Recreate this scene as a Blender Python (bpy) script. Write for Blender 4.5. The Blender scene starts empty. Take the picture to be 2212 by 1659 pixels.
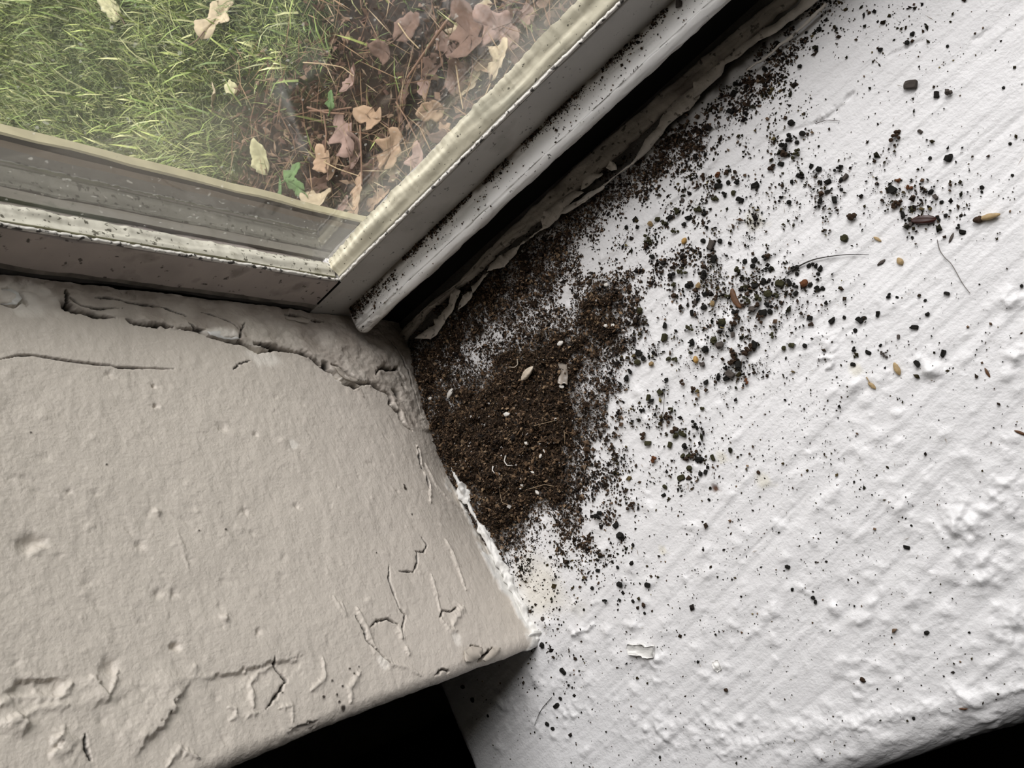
import bpy, math, random
import numpy as np
from mathutils import Matrix, Vector

random.seed(7)
RNG = np.random.default_rng(11)
SC = bpy.context.scene
COL = SC.collection

# ------------------------------------------------------------------ camera
FPX = 1834.0
_V = np.array([1294, 50, FPX]); _V = _V / np.linalg.norm(_V)
_X = np.array([-2680, 2050, FPX]); _X = _X - _V * (_X @ _V); _X = _X / np.linalg.norm(_X)
AX = np.array([-_X, np.cross(-_V, -_X), -_V])          # rows: world x, y, z in camera (right, down, forward)
CAM = np.array([0.1810, -0.1392, 0.25])
cd = bpy.data.cameras.new('camera')
cam = bpy.data.objects.new('camera', cd); COL.objects.link(cam)
cd.sensor_width = 36.0; cd.sensor_fit = 'HORIZONTAL'
cd.lens = 36.0 * FPX / 2212.0
cd.clip_start = 0.005; cd.clip_end = 200
mw = Matrix.Identity(4)
for i in range(3):
    mw[i][0] = AX[i][0]; mw[i][1] = -AX[i][1]; mw[i][2] = -AX[i][2]; mw[i][3] = CAM[i]
cam.matrix_world = mw
cd.dof.use_dof = True; cd.dof.focus_distance = 0.31; cd.dof.aperture_fstop = 80
SC.camera = cam

# ------------------------------------------------------------------ light
SC.view_settings.view_transform = 'Standard'
SC.view_settings.look = 'None'
SC.view_settings.gamma = 1.0
SC.view_settings.use_curve_mapping = False
SC.view_settings.exposure = -0.06
SKY = 2.6
W = bpy.data.worlds.new('world'); SC.world = W; W.use_nodes = True
nt = W.node_tree
for n in list(nt.nodes): nt.nodes.remove(n)
out = nt.nodes.new('ShaderNodeOutputWorld'); bg = nt.nodes.new('ShaderNodeBackground')
tc = nt.nodes.new('ShaderNodeTexCoord'); sep = nt.nodes.new('ShaderNodeSeparateXYZ')
rp = nt.nodes.new('ShaderNodeValToRGB')
nt.links.new(tc.outputs['Generated'], sep.inputs[0]); nt.links.new(sep.outputs['Z'], rp.inputs[0])
rp.color_ramp.elements[0].position = 0.0; rp.color_ramp.elements[0].color = (0.55, 0.57, 0.58, 1)
rp.color_ramp.elements[1].position = 0.75; rp.color_ramp.elements[1].color = (1.0, 0.985, 1.0, 1)
nt.links.new(rp.outputs[0], bg.inputs[0]); bg.inputs[1].default_value = SKY
nt.links.new(bg.outputs[0], out.inputs[0])
sd = bpy.data.lights.new('hazy_sun', 'SUN'); sun = bpy.data.objects.new('hazy_sun', sd); COL.objects.link(sun)
sd.energy = 3.4; sd.angle = math.radians(34); sd.color = (1.0, 0.975, 0.97)
sun.rotation_euler = Vector((-0.55, -0.52, -0.74)).to_track_quat('-Z', 'Y').to_euler()
SC.cycles.max_bounces = 8; SC.cycles.transparent_max_bounces = 12
SC.cycles.caustics_reflective = False; SC.cycles.caustics_refractive = False

# ------------------------------------------------------------------ helpers
def ray(px, py):
    c = np.stack([np.asarray(px, float) - 1106, np.asarray(py, float) - 829.5, np.full(np.shape(px), FPX)], -1) / FPX
    return c @ AX.T
def at(px, py, ax, val):
    """the point of the plane (world axis ax = val) that the photograph shows at pixel px, py"""
    d = ray(px, py); t = (val - CAM[ax]) / d[..., ax]
    return CAM + d * t[..., None] if np.ndim(t) else CAM + d * t
def pix(P):
    c = (np.asarray(P) - CAM) @ AX
    return 1106 + FPX * c[..., 0] / c[..., 2], 829.5 + FPX * c[..., 1] / c[..., 2]
def mmpx(p):
    return float(((np.asarray(p) - CAM) @ AX)[2] / FPX)      # metres per pixel there

def _hash(ix, iy, s):
    h = (ix.astype(np.int64) * 374761393 + iy.astype(np.int64) * 668265263 + s * 974634777) & 0x7fffffff
    h = (h ^ (h >> 13)) * 1274126177 & 0x7fffffff
    return ((h ^ (h >> 16)) & 0xffff) / 65535.0
def vnoise(x, y, s=0):
    ix = np.floor(x); iy = np.floor(y); fx = x - ix; fy = y - iy
    fx = fx * fx * fx * (fx * (fx * 6 - 15) + 10); fy = fy * fy * fy * (fy * (fy * 6 - 15) + 10)
    a = _hash(ix, iy, s); b = _hash(ix + 1, iy, s); c = _hash(ix, iy + 1, s); d = _hash(ix + 1, iy + 1, s)
    return ((a + (b - a) * fx) * (1 - fy) + (c + (d - c) * fx) * fy) * 2 - 1
def fbm(x, y, s=0, o=4):
    r = 0; a = 1.0
    for k in range(o):
        r = r + a * vnoise(x * 2 ** k, y * 2 ** k, s + k * 17); a *= 0.5
    return r
def sstep(a, b, x):
    t = np.clip((x - a) / (b - a), 0, 1); return t * t * (3 - 2 * t)

def mesh_np(name, V, F, col=None, mats=(), smooth=True):
    """V (n,3), F (m,k) with one face size"""
    me = bpy.data.meshes.new(name)
    V = np.ascontiguousarray(V, dtype=np.float32); F = np.ascontiguousarray(F, dtype=np.int32)
    k = F.shape[1]
    me.vertices.add(len(V)); me.vertices.foreach_set('co', V.ravel())
    me.loops.add(F.size); me.loops.foreach_set('vertex_index', F.ravel())
    me.polygons.add(len(F)); me.polygons.foreach_set('loop_start', np.arange(len(F), dtype=np.int32) * k)
    me.polygons.foreach_set('use_smooth', np.full(len(F), smooth, dtype=bool))
    me.update(calc_edges=True)
    if col is not None:
        ca = me.color_attributes.new('Col', 'FLOAT_COLOR', 'POINT')
        c4 = np.ones((len(V), 4), np.float32); c4[:, :3] = col
        ca.data.foreach_set('color', c4.ravel())
    for m in mats: me.materials.append(m)
    return me
def link(name, me, parent=None):
    o = bpy.data.objects.new(name, me); COL.objects.link(o)
    if parent is not None: o.parent = parent
    return o
def empty(name, loc=(0, 0, 0)):
    o = bpy.data.objects.new(name, None); COL.objects.link(o); o.location = loc; o.empty_display_size = 0.01
    return o
def tag(o, label=None, cat=None, group=None, kind=None):
    if label: o['label'] = label
    if cat: o['category'] = cat
    if group: o['group'] = group
    if kind: o['kind'] = kind
    return o
def grid_faces(nu, nv, mask=None, flip=False):
    i = np.arange(nu - 1)[:, None] * nv + np.arange(nv - 1)[None, :]
    F = np.stack([i, i + nv, i + nv + 1, i + 1], -1)
    if flip: F = F[..., ::-1]
    if mask is not None: F = F[mask]
    return F.reshape(-1, 4)

# ------------------------------------------------------------------ materials
def mat(name, color=None, rough=0.6, spec=0.4, attr=False, bump=(), vary=0.0, vscale=60, stain=None):
    m = bpy.data.materials.new(name); m.use_nodes = True
    t = m.node_tree; b = t.nodes['Principled BSDF']
    b.inputs['Roughness'].default_value = rough; b.inputs['Specular IOR Level'].default_value = spec
    co = t.nodes.new('ShaderNodeTexCoord')
    src = None
    if attr:
        a = t.nodes.new('ShaderNodeAttribute'); a.attribute_name = 'Col'; src = a.outputs['Color']
    else:
        r = t.nodes.new('ShaderNodeRGB'); r.outputs[0].default_value = (*color, 1); src = r.outputs[0]
    if vary:
        n = t.nodes.new('ShaderNodeTexNoise'); n.inputs['Scale'].default_value = vscale; n.inputs['Detail'].default_value = 5
        t.links.new(co.outputs['Object'], n.inputs['Vector'])
        mr = t.nodes.new('ShaderNodeMapRange'); mr.inputs[1].default_value = 0.3; mr.inputs[2].default_value = 0.7
        mr.inputs[3].default_value = 1 - vary; mr.inputs[4].default_value = 1 + vary
        t.links.new(n.outputs[0], mr.inputs[0])
        mx = t.nodes.new('ShaderNodeVectorMath'); mx.operation = 'SCALE'
        t.links.new(src, mx.inputs[0]); t.links.new(mr.outputs[0], mx.inputs['Scale']); src = mx.outputs[0]
    for st in (stain or ()):
        scale, lo, hi, c, amt = st
        n = t.nodes.new('ShaderNodeTexNoise'); n.inputs['Scale'].default_value = scale; n.inputs['Detail'].default_value = 3
        t.links.new(co.outputs['Object'], n.inputs['Vector'])
        mr = t.nodes.new('ShaderNodeMapRange'); mr.inputs[1].default_value = lo; mr.inputs[2].default_value = hi
        mr.inputs[4].default_value = amt
        t.links.new(n.outputs[0], mr.inputs[0])
        mx = t.nodes.new('ShaderNodeMix'); mx.data_type = 'RGBA'
        t.links.new(mr.outputs[0], mx.inputs[0]); t.links.new(src, mx.inputs[6]); mx.inputs[7].default_value = (*c, 1)
        src = mx.outputs[2]
    t.links.new(src, b.inputs['Base Color'])
    prev = None
    for sc, st, dist in bump:
        n = t.nodes.new('ShaderNodeTexNoise'); n.inputs['Scale'].default_value = sc; n.inputs['Detail'].default_value = 4
        t.links.new(co.outputs['Object'], n.inputs['Vector'])
        bp = t.nodes.new('ShaderNodeBump'); bp.inputs['Strength'].default_value = st; bp.inputs['Distance'].default_value = dist
        t.links.new(n.outputs[0], bp.inputs['Height'])
        if prev: t.links.new(prev, bp.inputs['Normal'])
        prev = bp.outputs[0]
    if prev: t.links.new(prev, b.inputs['Normal'])
    return m

DARKSPECK = (0.03, 0.025, 0.02)
M_sill = mat('white_sill_paint', rough=0.42, spec=0.45, attr=True, bump=((1200, 0.35, 0.0005), (400, 0.3, 0.0008)))
M_jamb = mat('beige_wall_paint', rough=0.5, spec=0.4, attr=True, bump=((1300, 0.28, 0.0006), (550, 0.20, 0.0010), (200, 0.12, 0.0012)))
M_beige = mat('plain_beige_paint', (0.48, 0.43, 0.37), 0.55)
M_chip = mat('white_paint_chip', (0.80, 0.79, 0.76), 0.5, bump=((500, 0.4, 0.0008),))
M_flake = mat('peeling_paint', (0.66, 0.61, 0.55), 0.55, bump=((260, 0.5, 0.0015),), vary=0.2, vscale=120, stain=((420, 0.6, 0.68, (0.06, 0.045, 0.035), 0.8),))
M_lip = mat('worn_sill_edge', (0.46, 0.42, 0.37), 0.6, bump=((200, 0.5, 0.0015),), vary=0.25, vscale=90, stain=((500, 0.6, 0.66, (0.05, 0.04, 0.03), 0.8), (60, 0.52, 0.66, (0.13, 0.10, 0.085), 0.7)))
M_frame = mat('grey_window_frame', (0.46, 0.44, 0.41), 0.5, vary=0.12, vscale=50, stain=((600, 0.66, 0.72, DARKSPECK, 0.7), (70, 0.58, 0.75, (0.20, 0.18, 0.15), 0.5)))
M_stileface = mat('dirty_stile_paint', (0.40, 0.35, 0.32), 0.6, vary=0.15, vscale=60, stain=((420, 0.64, 0.70, DARKSPECK, 0.85), (120, 0.6, 0.74, (0.14, 0.12, 0.10), 0.6)))
M_gapshade = mat('black_gap_shade', (0.045, 0.04, 0.035), 0.8, vary=0.4, vscale=200)  # shadow of the gap beside the jamb, painted on as a black band
M_gapshade2 = mat('brown_gap_shade', (0.17, 0.15, 0.13), 0.7, vary=0.45, vscale=160)  # softer part of that gap shadow, painted as a mid-dark band
M_bead = mat('cream_glazing_bead', (0.82, 0.77, 0.60), 0.5, bump=((300, 0.3, 0.0008),), vary=0.08, vscale=80, stain=((800, 0.66, 0.70, (0.06, 0.05, 0.03), 0.85), (45, 0.56, 0.72, (0.42, 0.42, 0.34), 0.6)))
M_beadspeck = mat('mouldy_white_bead', (0.66, 0.63, 0.54), 0.5, bump=((300, 0.3, 0.0008),), vary=0.1, vscale=80, stain=((700, 0.60, 0.66, (0.07, 0.06, 0.04), 0.85), (120, 0.62, 0.72, (0.32, 0.30, 0.22), 0.6)))
M_olive = mat('olive_mould', (0.20, 0.19, 0.12), 0.7, vary=0.35, vscale=200)
M_rag = mat('ragged_white_paint', (0.74, 0.71, 0.66), 0.5, stain=((500, 0.56, 0.62, (0.04, 0.035, 0.03), 0.95),))
M_ledge = mat('white_ledge_paint', rough=0.4, spec=0.5, attr=True, bump=((350, 0.25, 0.0008), (80, 0.2, 0.002)), stain=((700, 0.68, 0.72, DARKSPECK, 0.85),))
M_ext = mat('weathered_exterior_trim', (0.075, 0.068, 0.058), 0.7, vary=0.2, vscale=70, bump=((200, 0.3, 0.001),), stain=((500, 0.66, 0.72, (0.5, 0.48, 0.42), 0.5),))
M_extlight = mat('pale_exterior_trim', (0.15, 0.14, 0.115), 0.7, vary=0.15, vscale=70)
M_extlit = mat('skylit_cream_edge', (0.48, 0.43, 0.28), 0.7, vary=0.12, vscale=150)  # sky light on the outer edge is painted in as pale cream
M_extbrown = mat('brown_exterior_groove', (0.07, 0.052, 0.036), 0.8, vary=0.2, vscale=90)
M_dark = mat('dark_void', (0.012, 0.011, 0.010), 0.9, spec=0.1)
M_room = mat('dim_room_paint', (0.05, 0.047, 0.045), 0.8)
M_floor = mat('dark_floor', (0.03, 0.024, 0.02), 0.7, spec=0.2)
M_siding = mat('outer_wall', (0.35, 0.34, 0.32), 0.8, vary=0.2)
M_soil = mat('brown_soil', rough=0.95, spec=0.15, attr=True)
M_ground = mat('lawn_earth', rough=0.95, spec=0.1, attr=True, vary=0.3, vscale=60)
M_grass = mat('grass_blades', rough=0.6, spec=0.25, attr=True)
M_hair = mat('dark_hair', (0.03, 0.025, 0.02), 0.4)
# glass with dust
M_glass = bpy.data.materials.new('dusty_glass'); M_glass.use_nodes = True
t = M_glass.node_tree
for n in list(t.nodes): t.nodes.remove(n)
o_ = t.nodes.new('ShaderNodeOutputMaterial'); tr = t.nodes.new('ShaderNodeBsdfTransparent'); tr.inputs[0].default_value = (0.965, 0.965, 0.96, 1)
gl = t.nodes.new('ShaderNodeBsdfGlossy'); gl.inputs['Roughness'].default_value = 0.05; gl.inputs['Color'].default_value = (1, 1, 1, 1)
df = t.nodes.new('ShaderNodeBsdfTranslucent'); df.inputs['Color'].default_value = (0.75, 0.73, 0.66, 1)
fr = t.nodes.new('ShaderNodeFresnel'); fr.inputs[0].default_value = 1.35
mr_ = t.nodes.new('ShaderNodeMath'); mr_.operation = 'MULTIPLY'; mr_.inputs[1].default_value = 0.25; t.links.new(fr.outputs[0], mr_.inputs[0])
m1 = t.nodes.new('ShaderNodeMixShader'); t.links.new(mr_.outputs[0], m1.inputs[0]); t.links.new(tr.outputs[0], m1.inputs[1]); t.links.new(gl.outputs[0], m1.inputs[2])
co = t.nodes.new('ShaderNodeTexCoord')
n1 = t.nodes.new('ShaderNodeTexNoise'); n1.inputs['Scale'].default_value = 500; n1.inputs['Detail'].default_value = 1
n2 = t.nodes.new('ShaderNodeTexNoise'); n2.inputs['Scale'].default_value = 18; n2.inputs['Detail'].default_value = 4
t.links.new(co.outputs['Object'], n1.inputs[0]); t.links.new(co.outputs['Object'], n2.inputs[0])
a1 = t.nodes.new('ShaderNodeMapRange'); a1.inputs[1].default_value = 0.73; a1.inputs[2].default_value = 0.78; a1.inputs[4].default_value = 0.22
a2 = t.nodes.new('ShaderNodeMapRange'); a2.inputs[1].default_value = 0.35; a2.inputs[2].default_value = 0.75; a2.inputs[3].default_value = 0.004; a2.inputs[4].default_value = 0.018
t.links.new(n1.outputs[0], a1.inputs[0]); t.links.new(n2.outputs[0], a2.inputs[0])
ad = t.nodes.new('ShaderNodeMath'); ad.operation = 'ADD'; t.links.new(a1.outputs[0], ad.inputs[0]); t.links.new(a2.outputs[0], ad.inputs[1])
# dust gathers towards the bottom edge of the pane
sp = t.nodes.new('ShaderNodeSeparateXYZ'); t.links.new(co.outputs['Object'], sp.inputs[0])
ed = t.nodes.new('ShaderNodeMapRange'); ed.inputs[1].default_value = 0.066; ed.inputs[2].default_value = 0.05; ed.inputs[4].default_value = 0.03
t.links.new(sp.outputs['Z'], ed.inputs[0])
ad2 = t.nodes.new('ShaderNodeMath'); ad2.operation = 'ADD'; t.links.new(ad.outputs[0], ad2.inputs[0]); t.links.new(ed.outputs[0], ad2.inputs[1])
m2 = t.nodes.new('ShaderNodeMixShader'); t.links.new(ad2.outputs[0], m2.inputs[0]); t.links.new(m1.outputs[0], m2.inputs[1]); t.links.new(df.outputs[0], m2.inputs[2])
t.links.new(m2.outputs[0], o_.inputs[0])

def box(name, x0, x1, y0, y1, z0, z1, m, parent=None):
    V = [(x, y, z) for x in (x0, x1) for y in (y0, y1) for z in (z0, z1)]
    F = [(0, 1, 3, 2), (4, 6, 7, 5), (0, 4, 5, 1), (2, 3, 7, 6), (0, 2, 6, 4), (1, 5, 7, 3)]
    return link(name, mesh_np(name, np.array(V), np.array(F), mats=(m,), smooth=False), parent)
def sweep(name, prof, along, a0, a1, mats, parent=None, pmat=None, n=2, wob=0.0, smooth=False, bevel=0.0):
    """closed 2D profile extruded. along='x': prof=(y,z); along='z': prof=(x,y)"""
    prof = np.array(prof, float); k = len(prof)
    A = np.linspace(a0, a1, n); V = np.zeros((n, k, 3))
    P = np.repeat(prof[None], n, 0)
    if wob: P = P + wob * fbm(A[:, None] * 60 + np.arange(k)[None] * 0.15, np.arange(k)[None] * 0.3 + 0 * A[:, None], 5, 3)[..., None]
    if along == 'x': V[..., 0] = A[:, None]; V[..., 1:] = P
    else: V[..., 2] = A[:, None]; V[..., :2] = P
    i = np.arange(n - 1)[:, None] * k; j = np.arange(k)[None]; j2 = (j + 1) % k
    F = np.stack([i + j, i + j2, i + k + j2, i + k + j], -1).reshape(-1, 4)
    me = bpy.data.meshes.new(name)
    faces = [tuple(f) for f in F] + [tuple(range(k))[::-1], tuple((n - 1) * k + q for q in range(k))]
    me.from_pydata(V.reshape(-1, 3).tolist(), [], faces)
    for m in mats: me.materials.append(m)
    if pmat is not None:
        mi = np.zeros(len(me.polygons), np.int32); mi[:len(F)] = np.tile(np.array(pmat), n - 1); me.polygons.foreach_set('material_index', mi)
    import bmesh
    bm = bmesh.new(); bm.from_mesh(me); bmesh.ops.recalc_face_normals(bm, faces=bm.faces)
    if bevel: bmesh.ops.bevel(bm, geom=[e for e in bm.edges if e.calc_face_angle(0) > 0.5], offset=bevel, segments=2, affect='EDGES', clamp_overlap=True)
    bm.to_mesh(me); bm.free()
    me.polygons.foreach_set('use_smooth', np.full(len(me.polygons), smooth, dtype=bool)); me.update()
    return link(name, me, parent)

def seg_dist(X, Y, pts):
    """distance to a polyline, signed side and position along it"""
    D = np.full(X.shape, 1e9); S = np.zeros(X.shape); T = np.zeros(X.shape)
    n = len(pts) - 1
    for k in range(n):
        ax, ay = pts[k]; bx, by = pts[k + 1]; dx = bx - ax; dy = by - ay; L = dx * dx + dy * dy + 1e-18
        t = np.clip(((X - ax) * dx + (Y - ay) * dy) / L, 0, 1)
        d = np.hypot(X - ax - t * dx, Y - ay - t * dy)
        s = np.sign((X - ax) * dy - (Y - ay) * dx); m = d < D
        D = np.where(m, d, D); S = np.where(m, s, S); T = np.where(m, (k + t) / n, T)
    return D, S, T
class Relief:
    """height and colour of a painted surface in its own plane coordinates (metres)"""
    def __init__(s, U, V, col):
        s.U, s.V = U, V; s.H = np.zeros(U.shape); s.C = np.empty(U.shape + (3,)); s.C[:] = col
    def _box(s, pts, r):
        p = np.array(pts); return (s.U > p[:, 0].min() - r) & (s.U < p[:, 0].max() + r) & (s.V > p[:, 1].min() - r) & (s.V < p[:, 1].max() + r)
    def line(s, pts, w, amp, dirt=0.0, dcol=(0.03, 0.025, 0.02), rag=0.3, taper=True, seed=0):
        m = s._box(pts, w * 4); u, v = s.U[m], s.V[m]
        jit = rag * w * fbm(u * 900, v * 900, seed + 3, 3)
        d, _, T = seg_dist(u + jit, v + jit, pts); d = d + 0.25 * w * vnoise(u * 1500, v * 1500, seed)
        env = np.clip(np.minimum(T, 1 - T) * 6, 0, 1) * 0.7 + 0.3 if taper else 1.0
        ww = w * (env if taper else 1) * (1 + 0.5 * vnoise(T * 14 + seed, T * 0 + seed, 9))
        g = np.exp(-(d / ww) ** 2)
        s.H[m] += amp * g
        if dirt:
            k = (dirt * np.clip(g * 1.9 - 0.30, 0, 1))[:, None]; s.C[m] = s.C[m] * (1 - k) + np.array(dcol) * k
    def step(s, pts, fall, amp, seed=0, soft=0.0004):
        m = s._box(pts, fall * 3); u, v = s.U[m], s.V[m]
        jit = 0.0006 * fbm(u * 700, v * 700, seed + 5, 3)
        d, sd_, T = seg_dist(u + jit, v + jit, pts); env = np.clip(np.minimum(T, 1 - T) * 5, 0, 1)
        s.H[m] += amp * env * sstep(-soft, soft, d * sd_) * np.exp(-(d / fall) ** 2)
    def blob(s, c, r, amp, seed=0, asp=1.0, rot=0.0, col=None, power=2):
        m = s._box([c], r * 3 * max(1, asp)); u, v = s.U[m] - c[0], s.V[m] - c[1]
        a, b = math.cos(rot), math.sin(rot); uu = (u * a + v * b) / asp; vv = -u * b + v * a
        d = np.hypot(uu, vv) * (1 + 0.3 * fbm(u * 0.9 / r + seed, v * 0.9 / r, seed, 2))
        g = np.exp(-(d / r) ** power); s.H[m] += amp * g
        if col is not None: k = np.clip(g * 1.4 - 0.2, 0, 1)[:, None]; s.C[m] = s.C[m] * (1 - k) + np.array(col) * k
def crop(x0, y0, s, pts):
    return [(x0 + a / s, y0 + b / s) for a, b in pts]

# ------------------------------------------------------------------ the white sill (trim_1)
def P_sill(px): return [tuple(at(a, b, 2, 0.0)[:2]) for a, b in px]
SG = 0.00045
xs = np.concatenate([np.arange(-0.054, 0.236, SG), np.linspace(0.24, 0.52, 24)])
s_flat = np.arange(0.010, -0.187, -SG)
R_N = 0.011
arc = np.linspace(0, math.pi / 2, 34)[1:]
ys = np.concatenate([s_flat, -0.187 - R_N * np.sin(arc), np.full(8, -0.198)])
zs = np.concatenate([0 * s_flat, -R_N + R_N * np.cos(arc), -R_N - np.linspace(0.002, 0.016, 8)])
ny_ = np.concatenate([0 * s_flat, -np.sin(arc), np.full(8, -1.0)]); nz_ = np.concatenate([0 * s_flat + 1, np.cos(arc), np.zeros(8)])
ss = np.concatenate([s_flat, -0.187 - R_N * arc, -0.187 - R_N * math.pi / 2 - np.linspace(0.002, 0.016, 8)])
U, Vv = np.meshgrid(xs, ss, indexing='ij')
sl = Relief(U, Vv, (0.785, 0.78, 0.785))
# brush strokes run along the sill, tilting a little towards the room
tilt = 0.06 + 0.22 * sstep(-0.02, -0.12, Vv)
q = Vv - tilt * (U - 0.1)
sl.H += 0.00013 * fbm(U * 16, q * 420, 1, 3) + 0.00019 * fbm(U * 9, q * 190, 4, 3) * (0.6 + 0.6 * sstep(-0.03, -0.10, Vv))
sl.H += 0.00012 * fbm(U * 120, Vv * 120, 8, 3) + 0.0003 * fbm(U * 14, Vv * 14, 12, 2)
# pimples, thicker low and to the right
for k in range(2300):
    px, py = random.uniform(1080, 2300), random.uniform(650, 1640)
    p = 0.12 + 0.35 * max(0, (py - 700) / 900) + 0.5 * math.exp(-((px - 2120) / 120) ** 2 - ((py - 1150) / 220) ** 2) + 0.35 * math.exp(-((px - 1400) / 90) ** 2 - ((py - 1560) / 90) ** 2)
    if random.random() > p: continue
    c = at(px, py, 2, 0.0); r = random.choice([0.0005, 0.0006, 0.0008, 0.0011, 0.0015])
    sl.blob(c[:2], r, random.uniform(0.2, 0.5) * r, seed=k, asp=random.uniform(1, 1.9), rot=random.uniform(0, 3))
for px, py, n, sp_ in ((2080, 1125, 46, 42), (2170, 1080, 26, 45), (2120, 1225, 34, 40), (2180, 1340, 26, 40), (2010, 800, 10, 14), (2185, 650, 14, 25), (1980, 775, 5, 8), (2195, 770, 12, 22), (1570, 1590, 30, 50), (1450, 1590, 30, 60), (1860, 1470, 12, 30), (1420, 1430, 14, 20), (2080, 1500, 18, 30), (1790, 745, 10, 22), (1240, 1540, 16, 40), (1660, 1320, 10, 20)):
    for k in range(int(n * 1.7)):
        c = at(px + random.gauss(0, sp_ * 0.6), py + random.gauss(0, sp_ * 0.5), 2, 0.0); r = random.uniform(0.0004, 0.0011)
        sl.blob(c[:2], r, random.uniform(0.25, 0.5) * r, seed=k + n, asp=random.uniform(1, 1.6), rot=random.uniform(0, 3))
for pts, w, a in (
    (crop(1400, 0, 2.724, [(985, 725), (1060, 680), (1150, 610), (1210, 540)]), 0.0008, -0.0010),
    (crop(1400, 0, 2.724, [(1010, 700), (1090, 650), (1170, 590)]), 0.0006, 0.0008),
    (crop(1400, 0, 2.724, [(700, 835), (800, 780), (985, 725)]), 0.0006, -0.0004),
    (crop(1400, 0, 2.724, [(1410, 330), (1520, 280), (1640, 230)]), 0.0005, -0.0005),
    (crop(1400, 0, 2.724, [(1900, 240), (1960, 215), (2010, 165)]), 0.0004, -0.0004),
    (crop(1450, 450, 4.424, [(1400, 1440), (1470, 1420), (1535, 1440), (1550, 1490), (1480, 1540)]), 0.0006, 0.0009),
    (crop(800, 950, 2.99, [(1310, 1260), (1350, 1235), (1410, 1225), (1450, 1185)]), 0.0006, 0.0008),
    ([(1560, 800), (1690, 760), (1850, 700), (1990, 650)], 0.0008, 0.00014), ([(1720, 760), (1900, 690), (2050, 600)], 0.0008, -0.00014),
    ([(1640, 1050), (1800, 990), (1960, 910)], 0.0009, 0.00014), ([(1300, 560), (1420, 460), (1550, 340)], 0.0014, 0.0005),
    ([(1560, 1640), (1700, 1590), (1900, 1550), (2212, 1475)], 0.0022, 0.0007)):
    sl.line(P_sill(pts), w, a, taper=True)
# yellowed and rusty stains
sl.blob(at(1170, 1275, 2, 0)[:2], 0.011, 0, col=(0.755, 0.73, 0.67))
sl.blob(at(1545, 1056, 2, 0)[:2], 0.0013, -0.0004, col=(0.10, 0.05, 0.03))
for px, py, r in ((1650, 1040, .0025), (1630, 480, .003), (1850, 800, .002), (1560, 990, .002), (1432, 1190, .0015)):
    sl.blob(at(px, py, 2, 0)[:2], r, 0, col=(0.745, 0.72, 0.65))
# fine dirt caught in the back of the sill
bk = sstep(-0.012, 0.004, Vv) * (0.5 + 0.5 * fbm(U * 200, Vv * 300, 40, 3))
sl.C = sl.C * (1 - 0.6 * np.clip(bk, 0, 1)[..., None]) + np.array((0.10, 0.08, 0.065)) * 0.6 * np.clip(bk, 0, 1)[..., None]
_gx = np.clip(U, -0.01, 0.2); _ly = np.interp(_gx, *np.array([at(a, b, 2, 0.0016)[:2] for a, b in [(840, 790), (880, 725), (929, 666), (996, 614), (1064, 552), (1086, 536), (1167, 470), (1243, 414), (1331, 334), (1424, 245), (1521, 166), (1640, 59), (1712, 0)]]).T)
un = np.clip(sstep(0.0075, 0.004, _ly - Vv + 0.0015 * fbm(U * 200, Vv * 200, 47, 3)) * sstep(0.20, 0.17, U), 0, 1)[..., None] * 0.92
sl.C = sl.C * (1 - un) + np.array((0.035, 0.027, 0.02)) * un
# old grime film under the soil is added with the density map below
GRID = """0000000000000000006333323211
0000000000000000074333322211
0000000000000000853343322111
0000000000000047633332222111
0000000000000576444332321111
0000000000007754554323322111
0000000000088644553224322111
0000000006985555554333323211
0000000089745654455334543221
0000000896556655444323543221
0000079965566655444222222111
0000899867766655654222211111
0079999789766566653221212111
0099987799755555542232212211
4998779999545554432222322211
7987899986554566333233332211
8988999977555443232222221111
6989999987543332222222221111
3999999987565322222222111111
0899999976456432222222111111
0499999966345332222222111111
0078999967432222222222111111
0039996877422222222221111111
0005974776322222222221111111
0000464453222222222111111111
0000054233332222221111111111
0000044233322222111111111111
0000004322222221111111111111
0000005332222211111111111111
0000233322222111111111111111
0002222222211111111111111111
0002211111111111111111111110
0000111111111111111111100000""".split('\n')
COV = np.array([0.0, 0.010, 0.024, 0.045, 0.085, 0.16, 0.30, 0.52, 0.85, 1.0])
DG = np.array([[COV[int(ch)] for ch in row] for row in GRID])
def density(px, py, arr=DG):
    gx = np.clip((px - 875) / 50, 0, arr.shape[1] - 1.001); gy = np.clip((py - 25) / 50, 0, arr.shape[0] - 1.001)
    ix = gx.astype(int); iy = gy.astype(int); fx = gx - ix; fy = gy - iy
    return (arr[iy, ix] * (1 - fx) + arr[iy, ix + 1] * fx) * (1 - fy) + (arr[iy + 1, ix] * (1 - fx) + arr[iy + 1, ix + 1] * fx) * fy
ppx, ppy = pix(np.stack([U, Vv, 0 * U], -1))
dn = density(ppx, ppy); dn = np.where((ppx < 840) | (U > 0.24), 0, dn)
film = np.clip(dn ** 2.5 * 0.7 * (0.6 + 0.6 * fbm(U * 500, Vv * 500, 31, 3)), 0, 0.75)[..., None]
sl.C = sl.C * (1 - film) + np.array((0.10, 0.075, 0.05)) * film
Rx = 0.003
zx = np.where(U < -0.054 + Rx, -(Rx - np.sqrt(np.clip(Rx ** 2 - (Rx - (U + 0.054)) ** 2, 0, None))), 0)
H = sl.H * np.clip(1 - (np.maximum(0, U - 0.236)) / 0.02, 0, 1)
skew = -0.03 * (U - 0.09) * sstep(-0.12, -0.19, ys)[None, :]
VS = np.stack([U, ys[None] + ny_[None] * H + skew, zs[None] + nz_[None] * H + zx], -1)
nu, nv = U.shape
keep = ~((U[:-1, :-1] < -0.020) & (Vv[:-1, :-1] > -0.1120))
Fs = grid_faces(nu, nv, keep, flip=True)
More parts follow.
